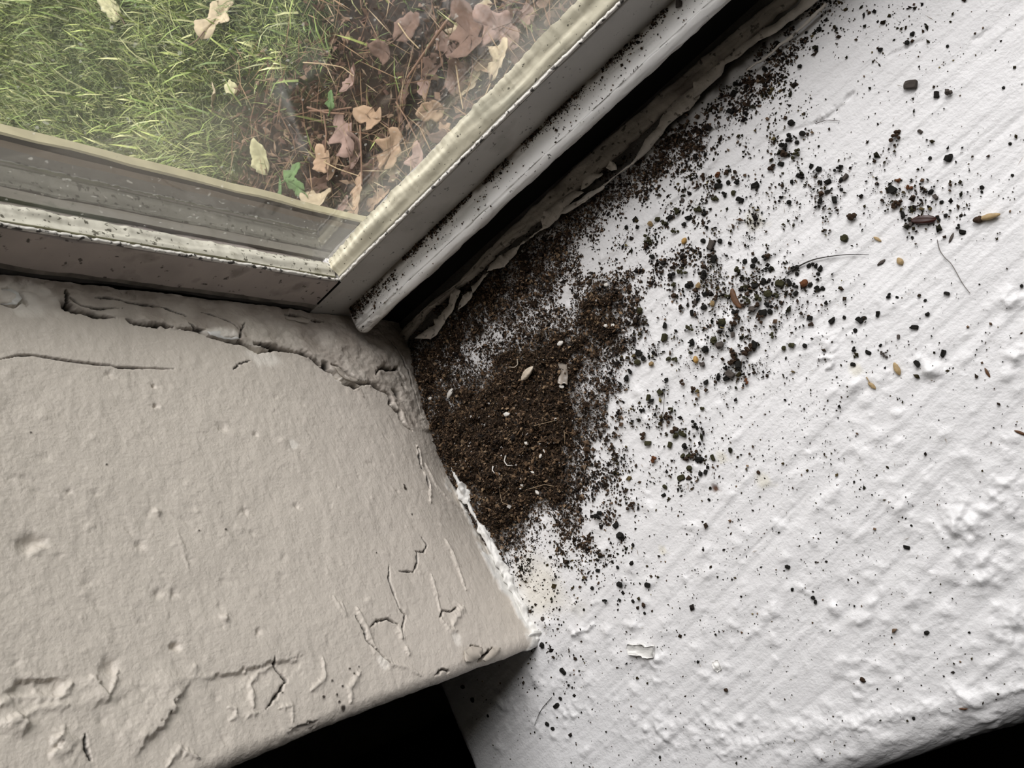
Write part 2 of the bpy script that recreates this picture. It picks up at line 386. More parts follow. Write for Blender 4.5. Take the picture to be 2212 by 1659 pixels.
# left end of the horn
iend = np.array([j for j in range(nv) if Vv[0, j] < -0.112]); base = nu * nv
Vend = VS[0, iend].copy(); Vend[:, 2] = -0.027
Fe = np.array([(a, b, base + k + 1, base + k) for k, (a, b) in enumerate(zip(iend[:-1], iend[1:]))])
VSa = np.concatenate([VS.reshape(-1, 3), Vend]); CSa = np.concatenate([sl.C.reshape(-1, 3), np.full((len(Vend), 3), 0.5)])
sill = link('trim_1', mesh_np('trim_1', VSa, np.concatenate([Fs, Fe]), CSa, (M_sill,)))
tag(sill, 'white painted window sill with brush marks, pimples and a rounded front', 'window sill', kind='structure')
def sill_h(x, y):
    i = np.clip(np.round((np.asarray(x) + 0.054) / SG).astype(int), 0, nu - 30); j = np.clip(np.round((0.010 - np.asarray(y)) / SG).astype(int), 0, len(s_flat) - 1)
    return H[i, j]

# ------------------------------------------------------------------ the beige jamb (wall_left)
OFY = np.array([-0.14, -0.124, -0.102, -0.0747, -0.0506, -0.0286, 0.0, 0.02]); OFX = np.array([-0.0024, -0.0026, -0.0044, -0.0074, -0.0085, -0.0070, 0.0, 0.0])
def jamb_off(y, z): return np.interp(y, OFY, OFX) * np.exp(-np.clip(z, 0, None) / 0.022)
def P_jamb(px):
    r = []
    for a, b in px:
        x = 0.0
        for _ in range(6): p = at(a, b, 0, x); x = float(jamb_off(p[1], p[2]))
        r.append((p[1], p[2]))
    return r
JG = 0.00026
R_J = 0.0038; YF = -0.1235
j_flat = np.arange(0.0106, YF + R_J, -JG); ja = np.linspace(0, math.pi / 2, 26)[1:]
jy = np.concatenate([j_flat, YF + R_J - R_J * np.sin(ja), YF + np.linspace(0.0006, 0.020, 10)])
jx = np.concatenate([0 * j_flat, -R_J + R_J * np.cos(ja), -R_J - np.linspace(0.003, 0.06, 10)])
jnx = np.concatenate([0 * j_flat + 1, np.cos(ja), np.zeros(10)]); jny = np.concatenate([0 * j_flat, -np.sin(ja), np.full(10, -1.0)])
jsv = np.concatenate([j_flat, YF + R_J - R_J * ja, YF + R_J - R_J * math.pi / 2 - np.linspace(0.003, 0.06, 10)])
jz = np.concatenate([np.arange(-0.004, 0.178, JG), np.linspace(0.185, 1.12, 20)])
U2, V2 = np.meshgrid(jsv, jz, indexing='ij')
jr = Relief(U2, V2, (0.615, 0.56, 0.495))
jr.H += 0.00007 * fbm(U2 * 420, V2 * 420, 2, 3) + 0.00009 * fbm(U2 * 160, V2 * 300, 6, 3) + 0.0005 * fbm(U2 * 30, V2 * 22, 9, 3) + 0.0009 * fbm(U2 * 9, V2 * 9, 19, 2)
c4 = lambda p: P_jamb(crop(0, 500, 2.99, p)); c3 = lambda p: P_jamb(crop(500, 550, 4.424, p)); c7 = lambda p: P_jamb(crop(0, 1050, 2.724, p))
c8 = lambda p: P_jamb(crop(800, 950, 2.99, p)); c9 = lambda p: P_jamb(crop(700, 1250, 4.057, p))
# raised, dirty old paint between the crack and the window
band = c4([(-60, 480), (400, 500), (745, 555), (1115, 625), (1340, 670), (1540, 715), (1880, 775), (2080, 860), (2350, 1070)]) + c3([(1210, 1230), (1510, 1330), (1600, 1500), (1700, 1659)])
bm_ = np.interp(V2, [p[1] for p in band][::-1], [p[0] for p in band][::-1])
inb = sstep(-0.0012, 0.0012, U2 - bm_ + 0.0008 * fbm(U2 * 260, V2 * 260, 70, 3))
jr.H += inb * (0.0005 + 0.0004 * fbm(U2 * 130, V2 * 130, 71, 4) + 0.00035 * fbm(U2 * 420, V2 * 260, 73, 4))
g = (inb * np.clip(0.28 + 0.5 * fbm(U2 * 120, V2 * 120, 72, 4) + 0.35 * sstep(-0.006, 0.011, U2), 0, 0.75))[..., None]
jr.C = jr.C * (1 - g) + np.array((0.36, 0.31, 0.265)) * g
DK = dict(dirt=0.95)
for f, pts, w, dep in (
    (c4, [(400, 500), (430, 470), (460, 510), (560, 530), (650, 545), (745, 555)], .0005, -.0016),
    (c4, [(810, 560), (870, 590), (960, 605), (1040, 605), (1115, 625)], .0006, -.0016),
    (c4, [(1140, 630), (1220, 635), (1300, 650), (1340, 680), (1440, 705), (1540, 715), (1600, 745), (1660, 770), (1760, 765), (1880, 775)], .0006, -.0022),
    (c4, [(1640, 728), (1760, 750), (1880, 770), (1970, 790), (2030, 830), (2080, 860), (2130, 890), (2212, 960)], .0007, -.0025),
    (c3, [(850, 1070), (960, 1110), (1050, 1190), (1110, 1230), (1170, 1255), (1220, 1265)], .0007, -.003),
    (c3, [(960, 1050), (1030, 1070), (1110, 1150), (1210, 1230), (1330, 1225), (1420, 1280), (1510, 1330), (1530, 1380), (1510, 1430), (1560, 1480), (1600, 1500), (1620, 1570), (1660, 1630), (1720, 1680)], .0006, -.0025),
    (c4, [(0, 830), (100, 805), (200, 800), (300, 815), (450, 840), (600, 858), (700, 865), (760, 880), (860, 880), (1000, 885), (1180, 897)], .00022, -.0008),
    (c4, [(1540, 715), (1550, 650), (1570, 600)], .0004, -.0012), (c4, [(1545, 660), (1480, 600), (1400, 560), (1290, 530)], .0003, -.0008),
    (c4, [(430, 480), (420, 390)], .0004, -.0012), (c4, [(450, 440), (520, 490), (600, 500), (700, 495), (790, 500)], .0003, -.0008),
    (c4, [(0, 480), (100, 488), (130, 455), (110, 410), (60, 385), (0, 378)], .0004, -.0014), (c4, [(130, 430), (180, 490)], .0004, -.001),
    (c4, [(600, 440), (720, 440), (860, 470), (1040, 500), (1200, 555)], .0003, -.0006),
    (c4, [(1210, 600), (1260, 630), (1330, 640)], .0003, -.0008), (c4, [(1500, 900), (1540, 860), (1610, 840)], .0003, -.0004),
    (c3, [(1380, 1150), (1400, 1100), (1440, 1080), (1550, 1100), (1590, 1080), (1620, 1160), (1660, 1220)], .0005, -.0018),
    (c3, [(500, 590), (640, 600), (760, 625), (880, 640)], .0006, -.0018), (c3, [(220, 855), (300, 860), (420, 890), (560, 915)], .0004, -.0012),
    (c3, [(1480, 800), (1560, 900), (1620, 1000), (1680, 1120), (1720, 1250), (1760, 1400), (1820, 1600)], .0003, -.0006),
    (c8, [(120, 810), (120, 910), (160, 1010), (190, 1090), (230, 1130), (210, 1200), (210, 1290)], .0003, -.0008),
    (c8, [(0, 1210), (40, 1170), (110, 1155), (180, 1190)], .0003, -.0008), (c8, [(450, 1150), (470, 1100), (520, 1110), (560, 1080)], .0003, -.0008),
    (c8, [(185, 850), (280, 850), (305, 790), (300, 730)], .0003, -.0006), (c8, [(290, 720), (345, 725), (365, 680), (330, 630)], .0003, -.0006),
    (c8, [(300, 30), (320, 160), (360, 230), (380, 320)], .0004, -.0010), (c8, [(560, 290), (600, 340), (640, 430)], .0006, -.002),
    (c8, [(640, 1330), (720, 1350)], .0004, -.0012), (c8, [(700, 1430), (790, 1350)], .0006, -.0016), (c8, [(420, 1520), (470, 1480), (520, 1500)], .0004, -.001),
    (c9, [(270, 320), (350, 450), (370, 540), (500, 670), (580, 740)], .0003, -.0008),
    (c7, [(1620, 1000), (1625, 1060), (1690, 1140), (1640, 1220), (1570, 1310)], .00032, -.0008),
    (c7, [(500, 1460), (500, 1540), (530, 1620)], .0003, -.0006)):
    jr.line(f(pts), w, dep * 1.4, seed=len(pts) * 7 + int(pts[0][0]), **DK)
for f, pts, w, a in (
    (c8, [(480, 640), (520, 720), (570, 850), (610, 970)], .0010, .0010), (c8, [(395, 870), (430, 1000), (460, 1150)], .0008, .0008),
    (c8, [(300, 40), (330, 170), (385, 300), (385, 400)], .0010, .0012), (c8, [(350, 150), (430, 300), (500, 380), (620, 480)], .0010, .0009),
    (c8, [(0, 1320), (60, 1400), (130, 1450), (230, 1470), (320, 1520)], .0010, .0008), (c8, [(180, 1210), (215, 1300)], .0009, .0012), (c8, [(230, 1340), (245, 1390)], .0007, .0010),
    (c8, [(530, 1200), (570, 1110), (600, 1080)], .0014, .0012), (c8, [(460, 1160), (520, 1240), (560, 1230)], .0008, .0007),
    (c7, [(1495, 1300), (1480, 1160), (1530, 1090), (1610, 1050)], .0007, .0010), (c7, [(1900, 1010), (1915, 1130), (1830, 1200)], .0007, .0009),
    (c7, [(2120, 1090), (2060, 1190), (2070, 1270)], .0008, .0011), (c7, [(980, 1650), (1060, 1545), (1100, 1570), (1170, 1600)], .0008, .0011),
    (c7, [(1650, 1310), (1720, 1290), (1725, 1380)], .0007, .0007), (c7, [(1350, 1300), (1390, 1310), (1395, 1350), (1360, 1375)], .0006, .0008),
    (c7, [(1455, 1360), (1480, 1340), (1530, 1335)], .0006, .0007), (c7, [(640, 1240), (700, 1080)], .0007, .0009), (c7, [(0, 1290), (100, 1240), (230, 1230), (340, 1250), (420, 1160)], .0010, .0010),
    (c7, [(120, 1370), (220, 1310), (400, 1290)], .0010, .0007), (c7, [(310, 1520), (380, 1410)], .0008, .0009), (c7, [(0, 1400), (100, 1380), (160, 1400)], .0009, .0008),
    (c7, [(2100, 720), (2150, 830), (2212, 960)], .0009, .0010), (c7, [(1960, 650), (2030, 760), (2010, 690)], .0006, .0006), (c7, [(1050, 270), (1080, 370), (1110, 480)], .0006, .0004),
    (c7, [(230, 1290), (500, 1280), (700, 1200), (900, 1160), (1250, 1110)], .0016, .0004)):
    jr.line(f(pts), w * 0.85, a * 0.55, rag=0.22, seed=int(pts[0][0]))
for f, pts, fall, a in (
    (c7, [(0, 1220), (100, 1160), (200, 1140), (300, 1135), (410, 1140)], .005, -.0011), (c7, [(1130, 1140), (1060, 1220), (1040, 1290), (980, 1380), (870, 1490), (760, 1610)], .006, .0010),
    (c7, [(1200, 1140), (1290, 1110), (1400, 1100), (1440, 1080), (1500, 1070), (1600, 1030), (1720, 1030), (1800, 970)], .004, -.0009), (c7, [(90, 1320), (160, 1370), (130, 1480)], .004, .0009),
    (c7, [(590, 1110), (600, 1200), (640, 1240)], .003, .0008), (c7, [(270, 1600), (330, 1540), (400, 1440)], .004, .0009), (c7, [(1700, 1460), (1780, 1400), (1900, 1380)], .003, -.001)):
    jr.step(f(pts), fall, a, seed=int(pts[1][0]))
for px, py, r, a in ((72, 1172, .0022, -.0016), (80, 1182, .0012, .0008), (332, 835, .0007, -.0010), (336, 877, .0007, -.0010), (380, 1393, .0009, -.0014), (236, 808, .0010, -.0006), (482, 925, .0013, -.0006), (552, 940, .0007, -.0006),
                     (305, 1175, .0010, -.0006), (344, 1280, .0009, -.0006), (378, 1280, .0009, -.0006), (530, 1105, .0010, -.0006), (488, 1335, .0010, .0008), (558, 1365, .0008, -.0007), (340, 1105, .0008, .0007), (240, 1440, .0018, -.0010), (610, 955, .0015, .0005), (150, 1060, .0006, -.0005), (640, 1095, .0008, -.0005)):
    jr.blob(P_jamb([(px, py)])[0], r, a, seed=px)
for k in range(150):
    px, py = random.uniform(0, 1000), random.uniform(850, 1600); p = P_jamb([(px, py)])[0]; r = random.uniform(.0003, .0009)
    jr.blob(p, r, random.choice((-.35, .3)) * r, seed=k, asp=random.uniform(1, 2.2), rot=random.uniform(0, 3))
for px, py, r in ((706, 787, .0016), (857, 847, .0016), (871, 833, .0008), (860, 852, .0012), (143, 663, .0014)):
    jr.blob(P_jamb([(px, py)])[0], r, -.003, seed=px, col=(0.03, 0.025, 0.02), power=4)
# bare white patches where beige paint chipped off
for px, py, r, asp, rot in ((30, 640, .0045, 1.7, 1.5), (478, 722, .0022, 2.6, 1.45), (570, 773, .0035, 2.2, 1.4), (85, 632, .002, 1.5, 1.5), (735, 815, .002, 2, 1.0), (452, 720, .0014, 1.6, 1.4), (632, 960, .0016, 1.4, 0), (985, 1378, .0018, 1.2, 0), (828, 1432, .0016, 1.5, 0)):
    jr.blob(P_jamb([(px, py)])[0], r, -.0002, seed=px, asp=asp, rot=rot, col=(0.80, 0.75, 0.68), power=4)
for px, py, r in ((875, 1055, .0008), (873, 1048, .0005), (889, 1112, .0004), (744, 1528, .0010), (735, 1515, .0005), (728, 1500, .0004), (700, 1505, .0005), (755, 1445, .0004), (775, 1440, .0003), (740, 1482, .0004), (812, 1195, .0003), (487, 1144, .0004), (430, 1146, .0003), (612, 1495, .0003), (230, 1003, .0003), (66, 935, .0003), (765, 1455, .0004), (718, 1470, .0004)):
    jr.blob(P_jamb([(px, py)])[0], r, .0002, seed=px, col=(0.04, 0.03, 0.022), power=4)
# white overspill of the sill paint along the bottom edge of the jamb
wsp = sstep(0.0042, 0.0008, V2 + 0.0035 * fbm(U2 * 150, V2 * 150, 90, 3) - 0.0030 * sstep(-0.075, -0.115, U2)) * sstep(-0.045, -0.07, U2)
jr.C = jr.C * (1 - wsp[..., None]) + np.array((0.80, 0.79, 0.76)) * wsp[..., None]
jr.H += wsp * 0.0006
H2 = jr.H * np.where(V2 > 0.178, 0, 1)
off = jamb_off(U2, V2) * jnx[:, None]
VJ = np.stack([jx[:, None] + jnx[:, None] * H2 + off, jy[:, None] + jny[:, None] * H2, V2 + 0 * H2], -1)
wl = link('wall_left', mesh_np('wall_left', VJ.reshape(-1, 3), grid_faces(*U2.shape, flip=False), jr.C.reshape(-1, 3), (M_jamb,)))
tag(wl, 'beige painted window jamb with cracked and flaking paint', 'wall', kind='structure')

# ------------------------------------------------------------------ the window
win = empty('window_1', (0, 0.011, 0.03)); tag(win, 'old pane in a grey and cream frame beside the beige jamb', 'window', kind='structure')
def wpart(o, label=None):
    o.parent = win; o.matrix_parent_inverse = Matrix.Translation((0, -0.011, -0.03))
    if label: o['label'] = label
    return o
YG = 0.0195
WX = 0.52; WZ = 1.08
wpart(sweep('sash_rail', [(0.011, 0.0252), (0.011, 0.0446), (0.0116, 0.0450), (0.0224, 0.0450), (0.0224, -0.030), (0.0126, -0.030), (0.0126, 0.0252)], 'x', -0.004, WX, (M_frame,), n=300, wob=0.0002, bevel=0.0), 'dull grey bottom rail of the frame')
wpart(sweep('sash_stile', [(0.0006, 0.0224), (0.0006, 0.0116), (0.0010, 0.0112), (0.0022, 0.0112), (0.0040, 0.0112), (0.0172, 0.0112), (0.0178, 0.0118), (0.0176, 0.0122), (0.0148, 0.0224)], 'z', 0.0454, WZ, (M_stileface, M_gapshade, M_gapshade2), pmat=[1, 1, 1, 2, 0, 0, 0, 0, 0], n=300, wob=0.0004), 'purplish grey dirty stile of the frame')  # dark bands at the jamb side paint in the gap's shade gradient
wpart(box('sash_stile', WX - 0.02, WX + 0.004, 0.011, 0.030, 0.045, WZ, M_frame)); wpart(box('sash_rail', -0.004, WX, 0.011, 0.030, WZ - 0.03, WZ + 0.01, M_frame))
# glazing bead along the rail: outer edge wavy, as the putty was smeared on the glass
ed = [(720, 552), (790, 470), (834, 431), (844, 415), (901, 361), (991, 264), (1018, 240), (1024, 227), (1065, 191), (1148, 104), (1162, 84), (1202, 47), (1248, 0)]
ed = np.array([at(a, b, 1, YG) for a, b in ed]); exs = np.concatenate([[0.0], ed[:, 0], [0.2, 0.52]]); ezs = np.concatenate([[ed[0, 2] - 0.001], ed[:, 2], [ed[-1, 2], ed[-1, 2]]])
bx_ = np.concatenate([np.arange(0.0185, 0.19, 0.0005), np.linspace(0.195, WX - 0.02, 20)])
ez = np.interp(bx_, exs, ezs) + 0.0003 * fbm(bx_ * 900, bx_ * 0, 3, 3)
tt = np.linspace(0, 1, 14)
def bead_mesh(name, along, e, lowv, mats_, parent_label):
    n = len(along); P = np.zeros((n, len(tt) + 5, 3))
    prof_d = np.concatenate([[0.0112, 0.0112, 0.0120, 0.0123, 0.0127], 0.0128 + (YG - 0.0128) * tt])
    rg = 0.0003 * fbm(along * 900, along * 0, 21, 3)
    for k in range(5): P[:, k, 1] = lowv + (0, 0.0007, 0.0008, -0.0006, -0.0004)[k] + (rg if k in (1, 2) else 0)
    bul = 0.0006 * np.sin(math.pi * tt)[None] + 0.0004 * (fbm(along[:, None] * 28, tt[None] * 2 + 0 * along[:, None], 33, 3)) * np.sin(math.pi * tt)[None] * 2
    P[:, 5:, 1] = lowv + 0.0002 + (e - lowv)[:, None] * tt[None] + bul
    P[:, :, 2] = along[:, None]; P[:, :, 0] = prof_d[None]
    mi = np.zeros((n - 1, len(tt) + 4), np.int32); mi[:, :2] = 1; mi[:, 2:4] = 2
    return P, mi
def add_bead(name, P, mi, order, flip, mats_):
    V = P[..., order]; me = mesh_np(name, V.reshape(-1, 3), grid_faces(V.shape[0], V.shape[1], flip=flip), mats=mats_)
    me.polygons.foreach_set('material_index', mi.ravel()); return wpart(link(name, me))
P, mi = bead_mesh('glazing_bead', bx_, ez, 0.0449, None, None)
add_bead('glazing_bead', P, mi, [2, 0, 1], True, (M_bead, M_rag, M_dark))['label'] = 'cream bead between the glass and the bottom rail'
bz = np.concatenate([np.arange(0.0458, 0.18, 0.0005), np.linspace(0.185, WZ - 0.03, 20)])
P, mi = bead_mesh('glazing_bead', bz, 0.0169 + 0.0003 * fbm(bz * 300, bz * 0, 8, 3), 0.0176, None, None)
mi[:, :2] = 1; mi[:, 2:6] = 2
add_bead('glazing_bead', P, mi, [1, 0, 2], False, (M_beadspeck, M_rag, M_olive))['label'] = 'speckled white bead with olive mould beside the stile'
gp = wpart(box('glass_pane', 0.0164, WX - 0.018, YG, YG + 0.003, 0.0451, WZ - 0.02, M_glass))
# seam where the stile stands on the rail
wpart(box('butt_seam', 0.0045, 0.0179, 0.01085, 0.012, 0.0446, 0.0450, M_dark))
# ledge in front of the rail, rounded nose
nx = 260; la = np.concatenate([np.array([0, .0002, .0006, .0012, .0020, .003]) , np.linspace(0.004, 0.21, nx), np.linspace(0.22, WX - 0.0031, 10)])
prof = [(0.0118, 0.0300)] + [(y, 0.0300 - 0.0002 * (0.011 - y) / 0.011) for y in np.linspace(0.0105, 0.0022, 16)]
prof += [(0.0026 - 0.0025 * math.sin(a), 0.0273 + 0.0025 * math.cos(a)) for a in np.linspace(0.15, math.pi / 2, 9)] + [(0.0003, 0.0263), (0.0008, 0.0256), (0.0020, 0.0252), (0.0118, 0.0252)]
prof = np.array(prof); k = len(prof); cen = np.array([0.005, 0.0272])
shr = np.concatenate([[0.25, 0.6, 0.78, 0.9, 0.97, 1.0], np.ones(nx + 10)])
LX, LK = np.meshgrid(la, np.arange(k), indexing='ij')
Pp = cen + (prof[None] - cen) * shr[:, None, None]
Pp[:, :, 1] += np.where(shr < 1, 0, 0)[:, None]
VL = np.stack([0.0030 + LX, Pp[..., 0], Pp[..., 1]], -1)
VL[..., 1:] += (0.00022 * fbm(LX * 160, LK * 0.5, 50, 3) * (LK > 15))[..., None]
cl = np.empty(VL.shape); cl[:] = (0.88, 0.87, 0.85)
dz = np.clip(sstep(5, 0.5, LK + 1.6 * fbm(LX * 220, LK * 0.4, 51, 3)) * 0.9 + 0.5 * sstep(0.03, 0.0, LX) * (fbm(LX * 300, LK * 0.7, 52, 3) > -0.1), 0, 0.9)[..., None]
cl = cl * (1 - dz) + np.array((0.11, 0.085, 0.06)) * dz
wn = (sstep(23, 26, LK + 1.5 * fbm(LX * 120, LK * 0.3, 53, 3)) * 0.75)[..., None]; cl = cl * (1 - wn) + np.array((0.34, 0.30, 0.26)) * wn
gs = (np.clip(0.8 * fbm(LX * 60, LK * 0.25, 54, 3) - 0.35, 0, 0.4))[..., None]; cl = cl * (1 - gs) + np.array((0.42, 0.42, 0.38)) * gs
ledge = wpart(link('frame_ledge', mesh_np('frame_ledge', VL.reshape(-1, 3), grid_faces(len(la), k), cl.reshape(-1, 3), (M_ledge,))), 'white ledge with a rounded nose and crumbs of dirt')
# outside trim seen through the glass
def xy_at_x(px, py, x=0.0155): return at(px, py, 0, x)[1]
y_a, y_b, y_c, y_d, y_e = [max(0.0245, xy_at_x(px, py)) for px, py in ((0, 404), (0, 318), (0, 298), (0, 287), (0, 264))]
wpart(sweep('exterior_stop', [(-0.03, 0.0302), (0.0005, 0.0302), (0.0005, 0.0227), (0.0160, 0.0227), (0.0156, y_a), (0.0146, y_a + 0.0005), (0.0154, y_a + 0.0014), (0.0154, y_b), (0.0148, y_c), (0.0130, (y_c + y_d) / 2), (0.0152, y_d), (0.0156, y_d + 0.0006), (0.0152, y_e), (0.013, y_e + 0.002), (-0.03, y_e + 0.002)], 'z', -0.02, WZ,
      (M_ext, M_extlight, M_extbrown, M_extlit), pmat=[0, 0, 1, 1, 0, 0, 0, 2, 2, 2, 3, 3, 3, 3, 0], n=120, wob=0.00025), 'weathered outer trim seen through the glass')

# ------------------------------------------------------------------ cavity, room, outer wall
tag(box('wall_below', -0.02, WX, 0.0126, 0.045, -0.60, -0.0301, M_siding), kind='structure')
tag(box('wall_front', -0.9, -0.066, -0.1010, 0.030, -0.9, 1.5, M_beige), kind='structure')
tag(box('wall_outer', -3.0, -0.0301, 0.0303, y_e + 0.0015, -0.60, 2.2, M_siding), kind='structure')
tag(box('wall_apron', -0.02, WX, -0.150, -0.13, -0.9, -0.028, M_beige), kind='structure')
tag(box('wall_right', WX + 0.0, WX + 0.9, -0.1225, 0.060, -0.9, 1.5, M_beige), kind='structure')
tag(box('wall_above', -0.9, WX + 0.9, -0.1225, 0.060, WZ + 0.0, 1.5, M_beige), kind='structure')
tag(box('wall_back', -1.6, 2.2, -3.0, -2.9, -0.9, 1.5, M_room), kind='structure')
tag(box('wall_side', -1.0, -0.9, -3.0, 0.03, -0.9, 1.5, M_room), kind='structure')
tag(box('wall_far', WX + 0.9, WX + 1.0, -3.0, 0.06, -0.9, 1.5, M_room), kind='structure')
tag(box('floor', -1.0, WX + 1.0, -3.0, -0.10, -0.95, -0.9, M_floor), kind='structure')
tag(box('ceiling', -1.0, WX + 1.0, -3.0, 0.06, 1.5, 1.55, M_room), kind='structure')
tag(box('trim_3', -0.012, WX, 0.0104, 0.0124, -0.03, 0.0249, M_dark), kind='structure')

# back edge of the sill, worn and bare
gf = [(800, 775), (850, 728), (931, 650), (991, 606), (1061, 530), (1148, 447), (1250, 351), (1358, 258), (1500, 136), (1667, 0)]
lo = [(840, 790), (880, 725), (904, 693), (929, 666), (996, 614), (1024, 592), (1064, 552), (1086, 536), (1167, 470), (1243, 414), (1331, 334), (1424, 245), (1521, 166), (1640, 59), (1712, 0)]
LZ = 0.0016
gfp = np.array([at(a, b, 2, LZ) for a, b in gf]); lop = np.array([at(a, b, 2, LZ) for a, b in lo])
ax_ = np.concatenate([np.arange(-0.004, 0.2, 0.0007), np.linspace(0.21, WX, 12)])
fy_ = np.interp(ax_, gfp[:, 0], gfp[:, 1]) + 0.0003 * fbm(ax_ * 200, ax_ * 0, 61, 3); ny2 = np.interp(ax_, lop[:, 0], lop[:, 1]) + 0.0004 * fbm(ax_ * 350, ax_ * 0, 62, 3)
fy_ = np.minimum(fy_, 0.0098); ny2 = np.minimum(ny2, fy_ - 0.0015)
kk = np.linspace(0, 1, 12); VB = np.zeros((len(ax_), 15, 3)); VB[..., 0] = ax_[:, None]
VB[:, 0, 1] = fy_; VB[:, 0, 2] = -0.02
VB[:, 1:13, 1] = fy_[:, None] + (ny2 - fy_)[:, None] * kk; VB[:, 1:13, 2] = LZ * (1 - (2 * kk - 1) ** 6 * 0.35)[None] + 0.0002 * fbm(ax_[:, None] * 250, kk[None] * 6, 63, 3)
VB[:, 13, 1] = ny2 - 0.0002; VB[:, 13, 2] = 0.0004; VB[:, 14, 1] = ny2 + 0.0002; VB[:, 14, 2] = -0.003
lip = link('trim_2', mesh_np('trim_2', VB.reshape(-1, 3), grid_faces(len(ax_), 15, flip=True), mats=(M_lip,)))
tag(lip, 'worn grey-brown back edge of the sill beside the dark gap', 'sill edge', kind='structure')

# peeling sheets of paint along that edge: parts of the sill
def in_poly(x, y, poly):
    r = np.zeros(x.shape, bool); n = len(poly); j = n - 1
    for i in range(n):
        xi, yi = poly[i]; xj, yj = poly[j]
        r ^= ((yi > y) != (yj > y)) & (x < (xj - xi) * (y - yi) / (yj - yi + 1e-15) + xi); j = i
    return r
def flake(px, z, curl, parent, plane=2, name='paint_flake', m=M_flake, th=0.0003, seed=0):
    import bmesh
    if plane == 2: P2 = [tuple(at(a, b, 2, z)[:2]) for a, b in px]
    else: P2 = P_jamb(px)
    P2 = np.array(P2)
    # refine the outline and make it ragged
    Q = []
    for a, b in zip(P2, np.roll(P2, -1, 0)):
        n = max(1, int(np.hypot(*(b - a)) / 0.0009))
        for k in range(n): Q.append(a + (b - a) * k / n)
    Q = np.array(Q); Q = Q + 0.00018 * np.stack([fbm(Q[:, 0] * 1400, Q[:, 1] * 1400, seed, 2), fbm(Q[:, 0] * 1400, Q[:, 1] * 1400, seed + 7, 2)], -1)
    bm = bmesh.new(); vs = [bm.verts.new((*p, 0)) for p in Q]
    f = bm.faces.new(vs); bmesh.ops.triangulate(bm, faces=[f])
    bmesh.ops.subdivide_edges(bm, edges=[e for e in bm.edges if e.calc_length() > 0.0013], cuts=1, use_grid_fill=False)
    bmesh.ops.triangulate(bm, faces=bm.faces)
    c = Q.mean(0); R = np.hypot(*(Q - c).T).max()
    for v in bm.verts:
        x, y = v.co.x, v.co.y
        hh = 0.0004 * float(fbm(np.array(x * 260), np.array(y * 260), seed + 2, 3)) + curl * (math.hypot(x - c[0], y - c[1]) / R) ** 2
        v.co = (x, y, z + hh) if plane == 2 else (0.0006 + hh + float(jamb_off(x, y)), x, y)
    r = bmesh.ops.extrude_face_region(bm, geom=bm.faces[:])
    dvec = Vector((0, 0, -th)) if plane == 2 else Vector((-th, 0, 0))
    for v in [g for g in r['geom'] if isinstance(g, bmesh.types.BMVert)]: v.co += dvec
    bmesh.ops.recalc_face_normals(bm, faces=bm.faces)
    me = bpy.data.meshes.new(name); bm.to_mesh(me); bm.free(); me.materials.append(m)
    me.polygons.foreach_set('use_smooth', np.ones(len(me.polygons), dtype=bool)); me.update()
    return link(name, me, parent)
A = lambda p: crop(850, 400, 3.687, p); B = lambda p: crop(1250, 150, 3.687, p); Cc = lambda p: crop(1500, 0, 4.424, p)
FL = [(A([(180, 1220), (300, 1225), (350, 1190), (400, 1100), (480, 990), (530, 870), (545, 840), (500, 820), (460, 870), (430, 960), (380, 1030), (320, 1070), (330, 1110), (250, 1160), (200, 1200)]), 'broad pale curl of paint nearest the jamb'),
      (A([(520, 990), (560, 960), (640, 880), (640, 850), (590, 850), (545, 880), (525, 940)]), None),
      (A([(640, 860), (700, 770), (760, 700), (730, 705), (620, 810)]), None),
      (A([(750, 690), (880, 650), (940, 590), (990, 520), (1020, 480), (950, 500), (850, 560), (780, 630)]), None),
      (A([(1010, 490), (1080, 440), (1160, 370), (1240, 330), (1320, 260), (1360, 190), (1440, 110), (1530, 60), (1500, 45), (1430, 50), (1340, 110), (1200, 210), (1180, 270), (1185, 340), (1110, 400), (1040, 450)]), 'long pale strip of lifted paint'),
      (A([(1330, 230), (1380, 170), (1470, 120), (1560, 60), (1680, 0), (1690, 20), (1560, 110), (1450, 180), (1370, 230)]), None),
      (B([(0, 1060), (150, 960), (330, 820), (430, 740), (520, 580), (640, 440), (650, 400), (720, 300), (800, 230), (880, 170), (960, 130), (970, 220), (900, 310), (780, 390), (690, 480), (560, 640), (440, 750), (300, 850), (160, 970), (0, 1085)]), 'long narrow strip of peeled paint beside the hole'),
      (B([(30, 960), (40, 880), (100, 830), (190, 825), (200, 840), (130, 880), (60, 950)]), None),
      (Cc([(0, 790), (130, 690), (400, 470), (640, 290), (760, 230), (1000, 40), (1060, -30), (1230, -10), (1050, 110), (860, 250), (780, 310), (600, 390), (440, 530), (290, 620), (260, 720), (130, 830), (0, 960)]), 'wide sheet of flaking paint at the far end'),
      (Cc([(500, 670), (640, 570), (860, 380), (1000, 270), (1150, 130), (1260, 30), (1280, 50), (1150, 170), (1000, 300), (820, 440), (640, 600), (510, 680)]), None),
      (B([(230, 790), (260, 730), (300, 760), (310, 800), (260, 810)]), None)]
for i, (p, lb) in enumerate(FL):
    o = flake(p, 0.0022 + 0.0003 * (i % 3), 0.0009, sill, seed=i * 13)
    if lb: o['label'] = lb
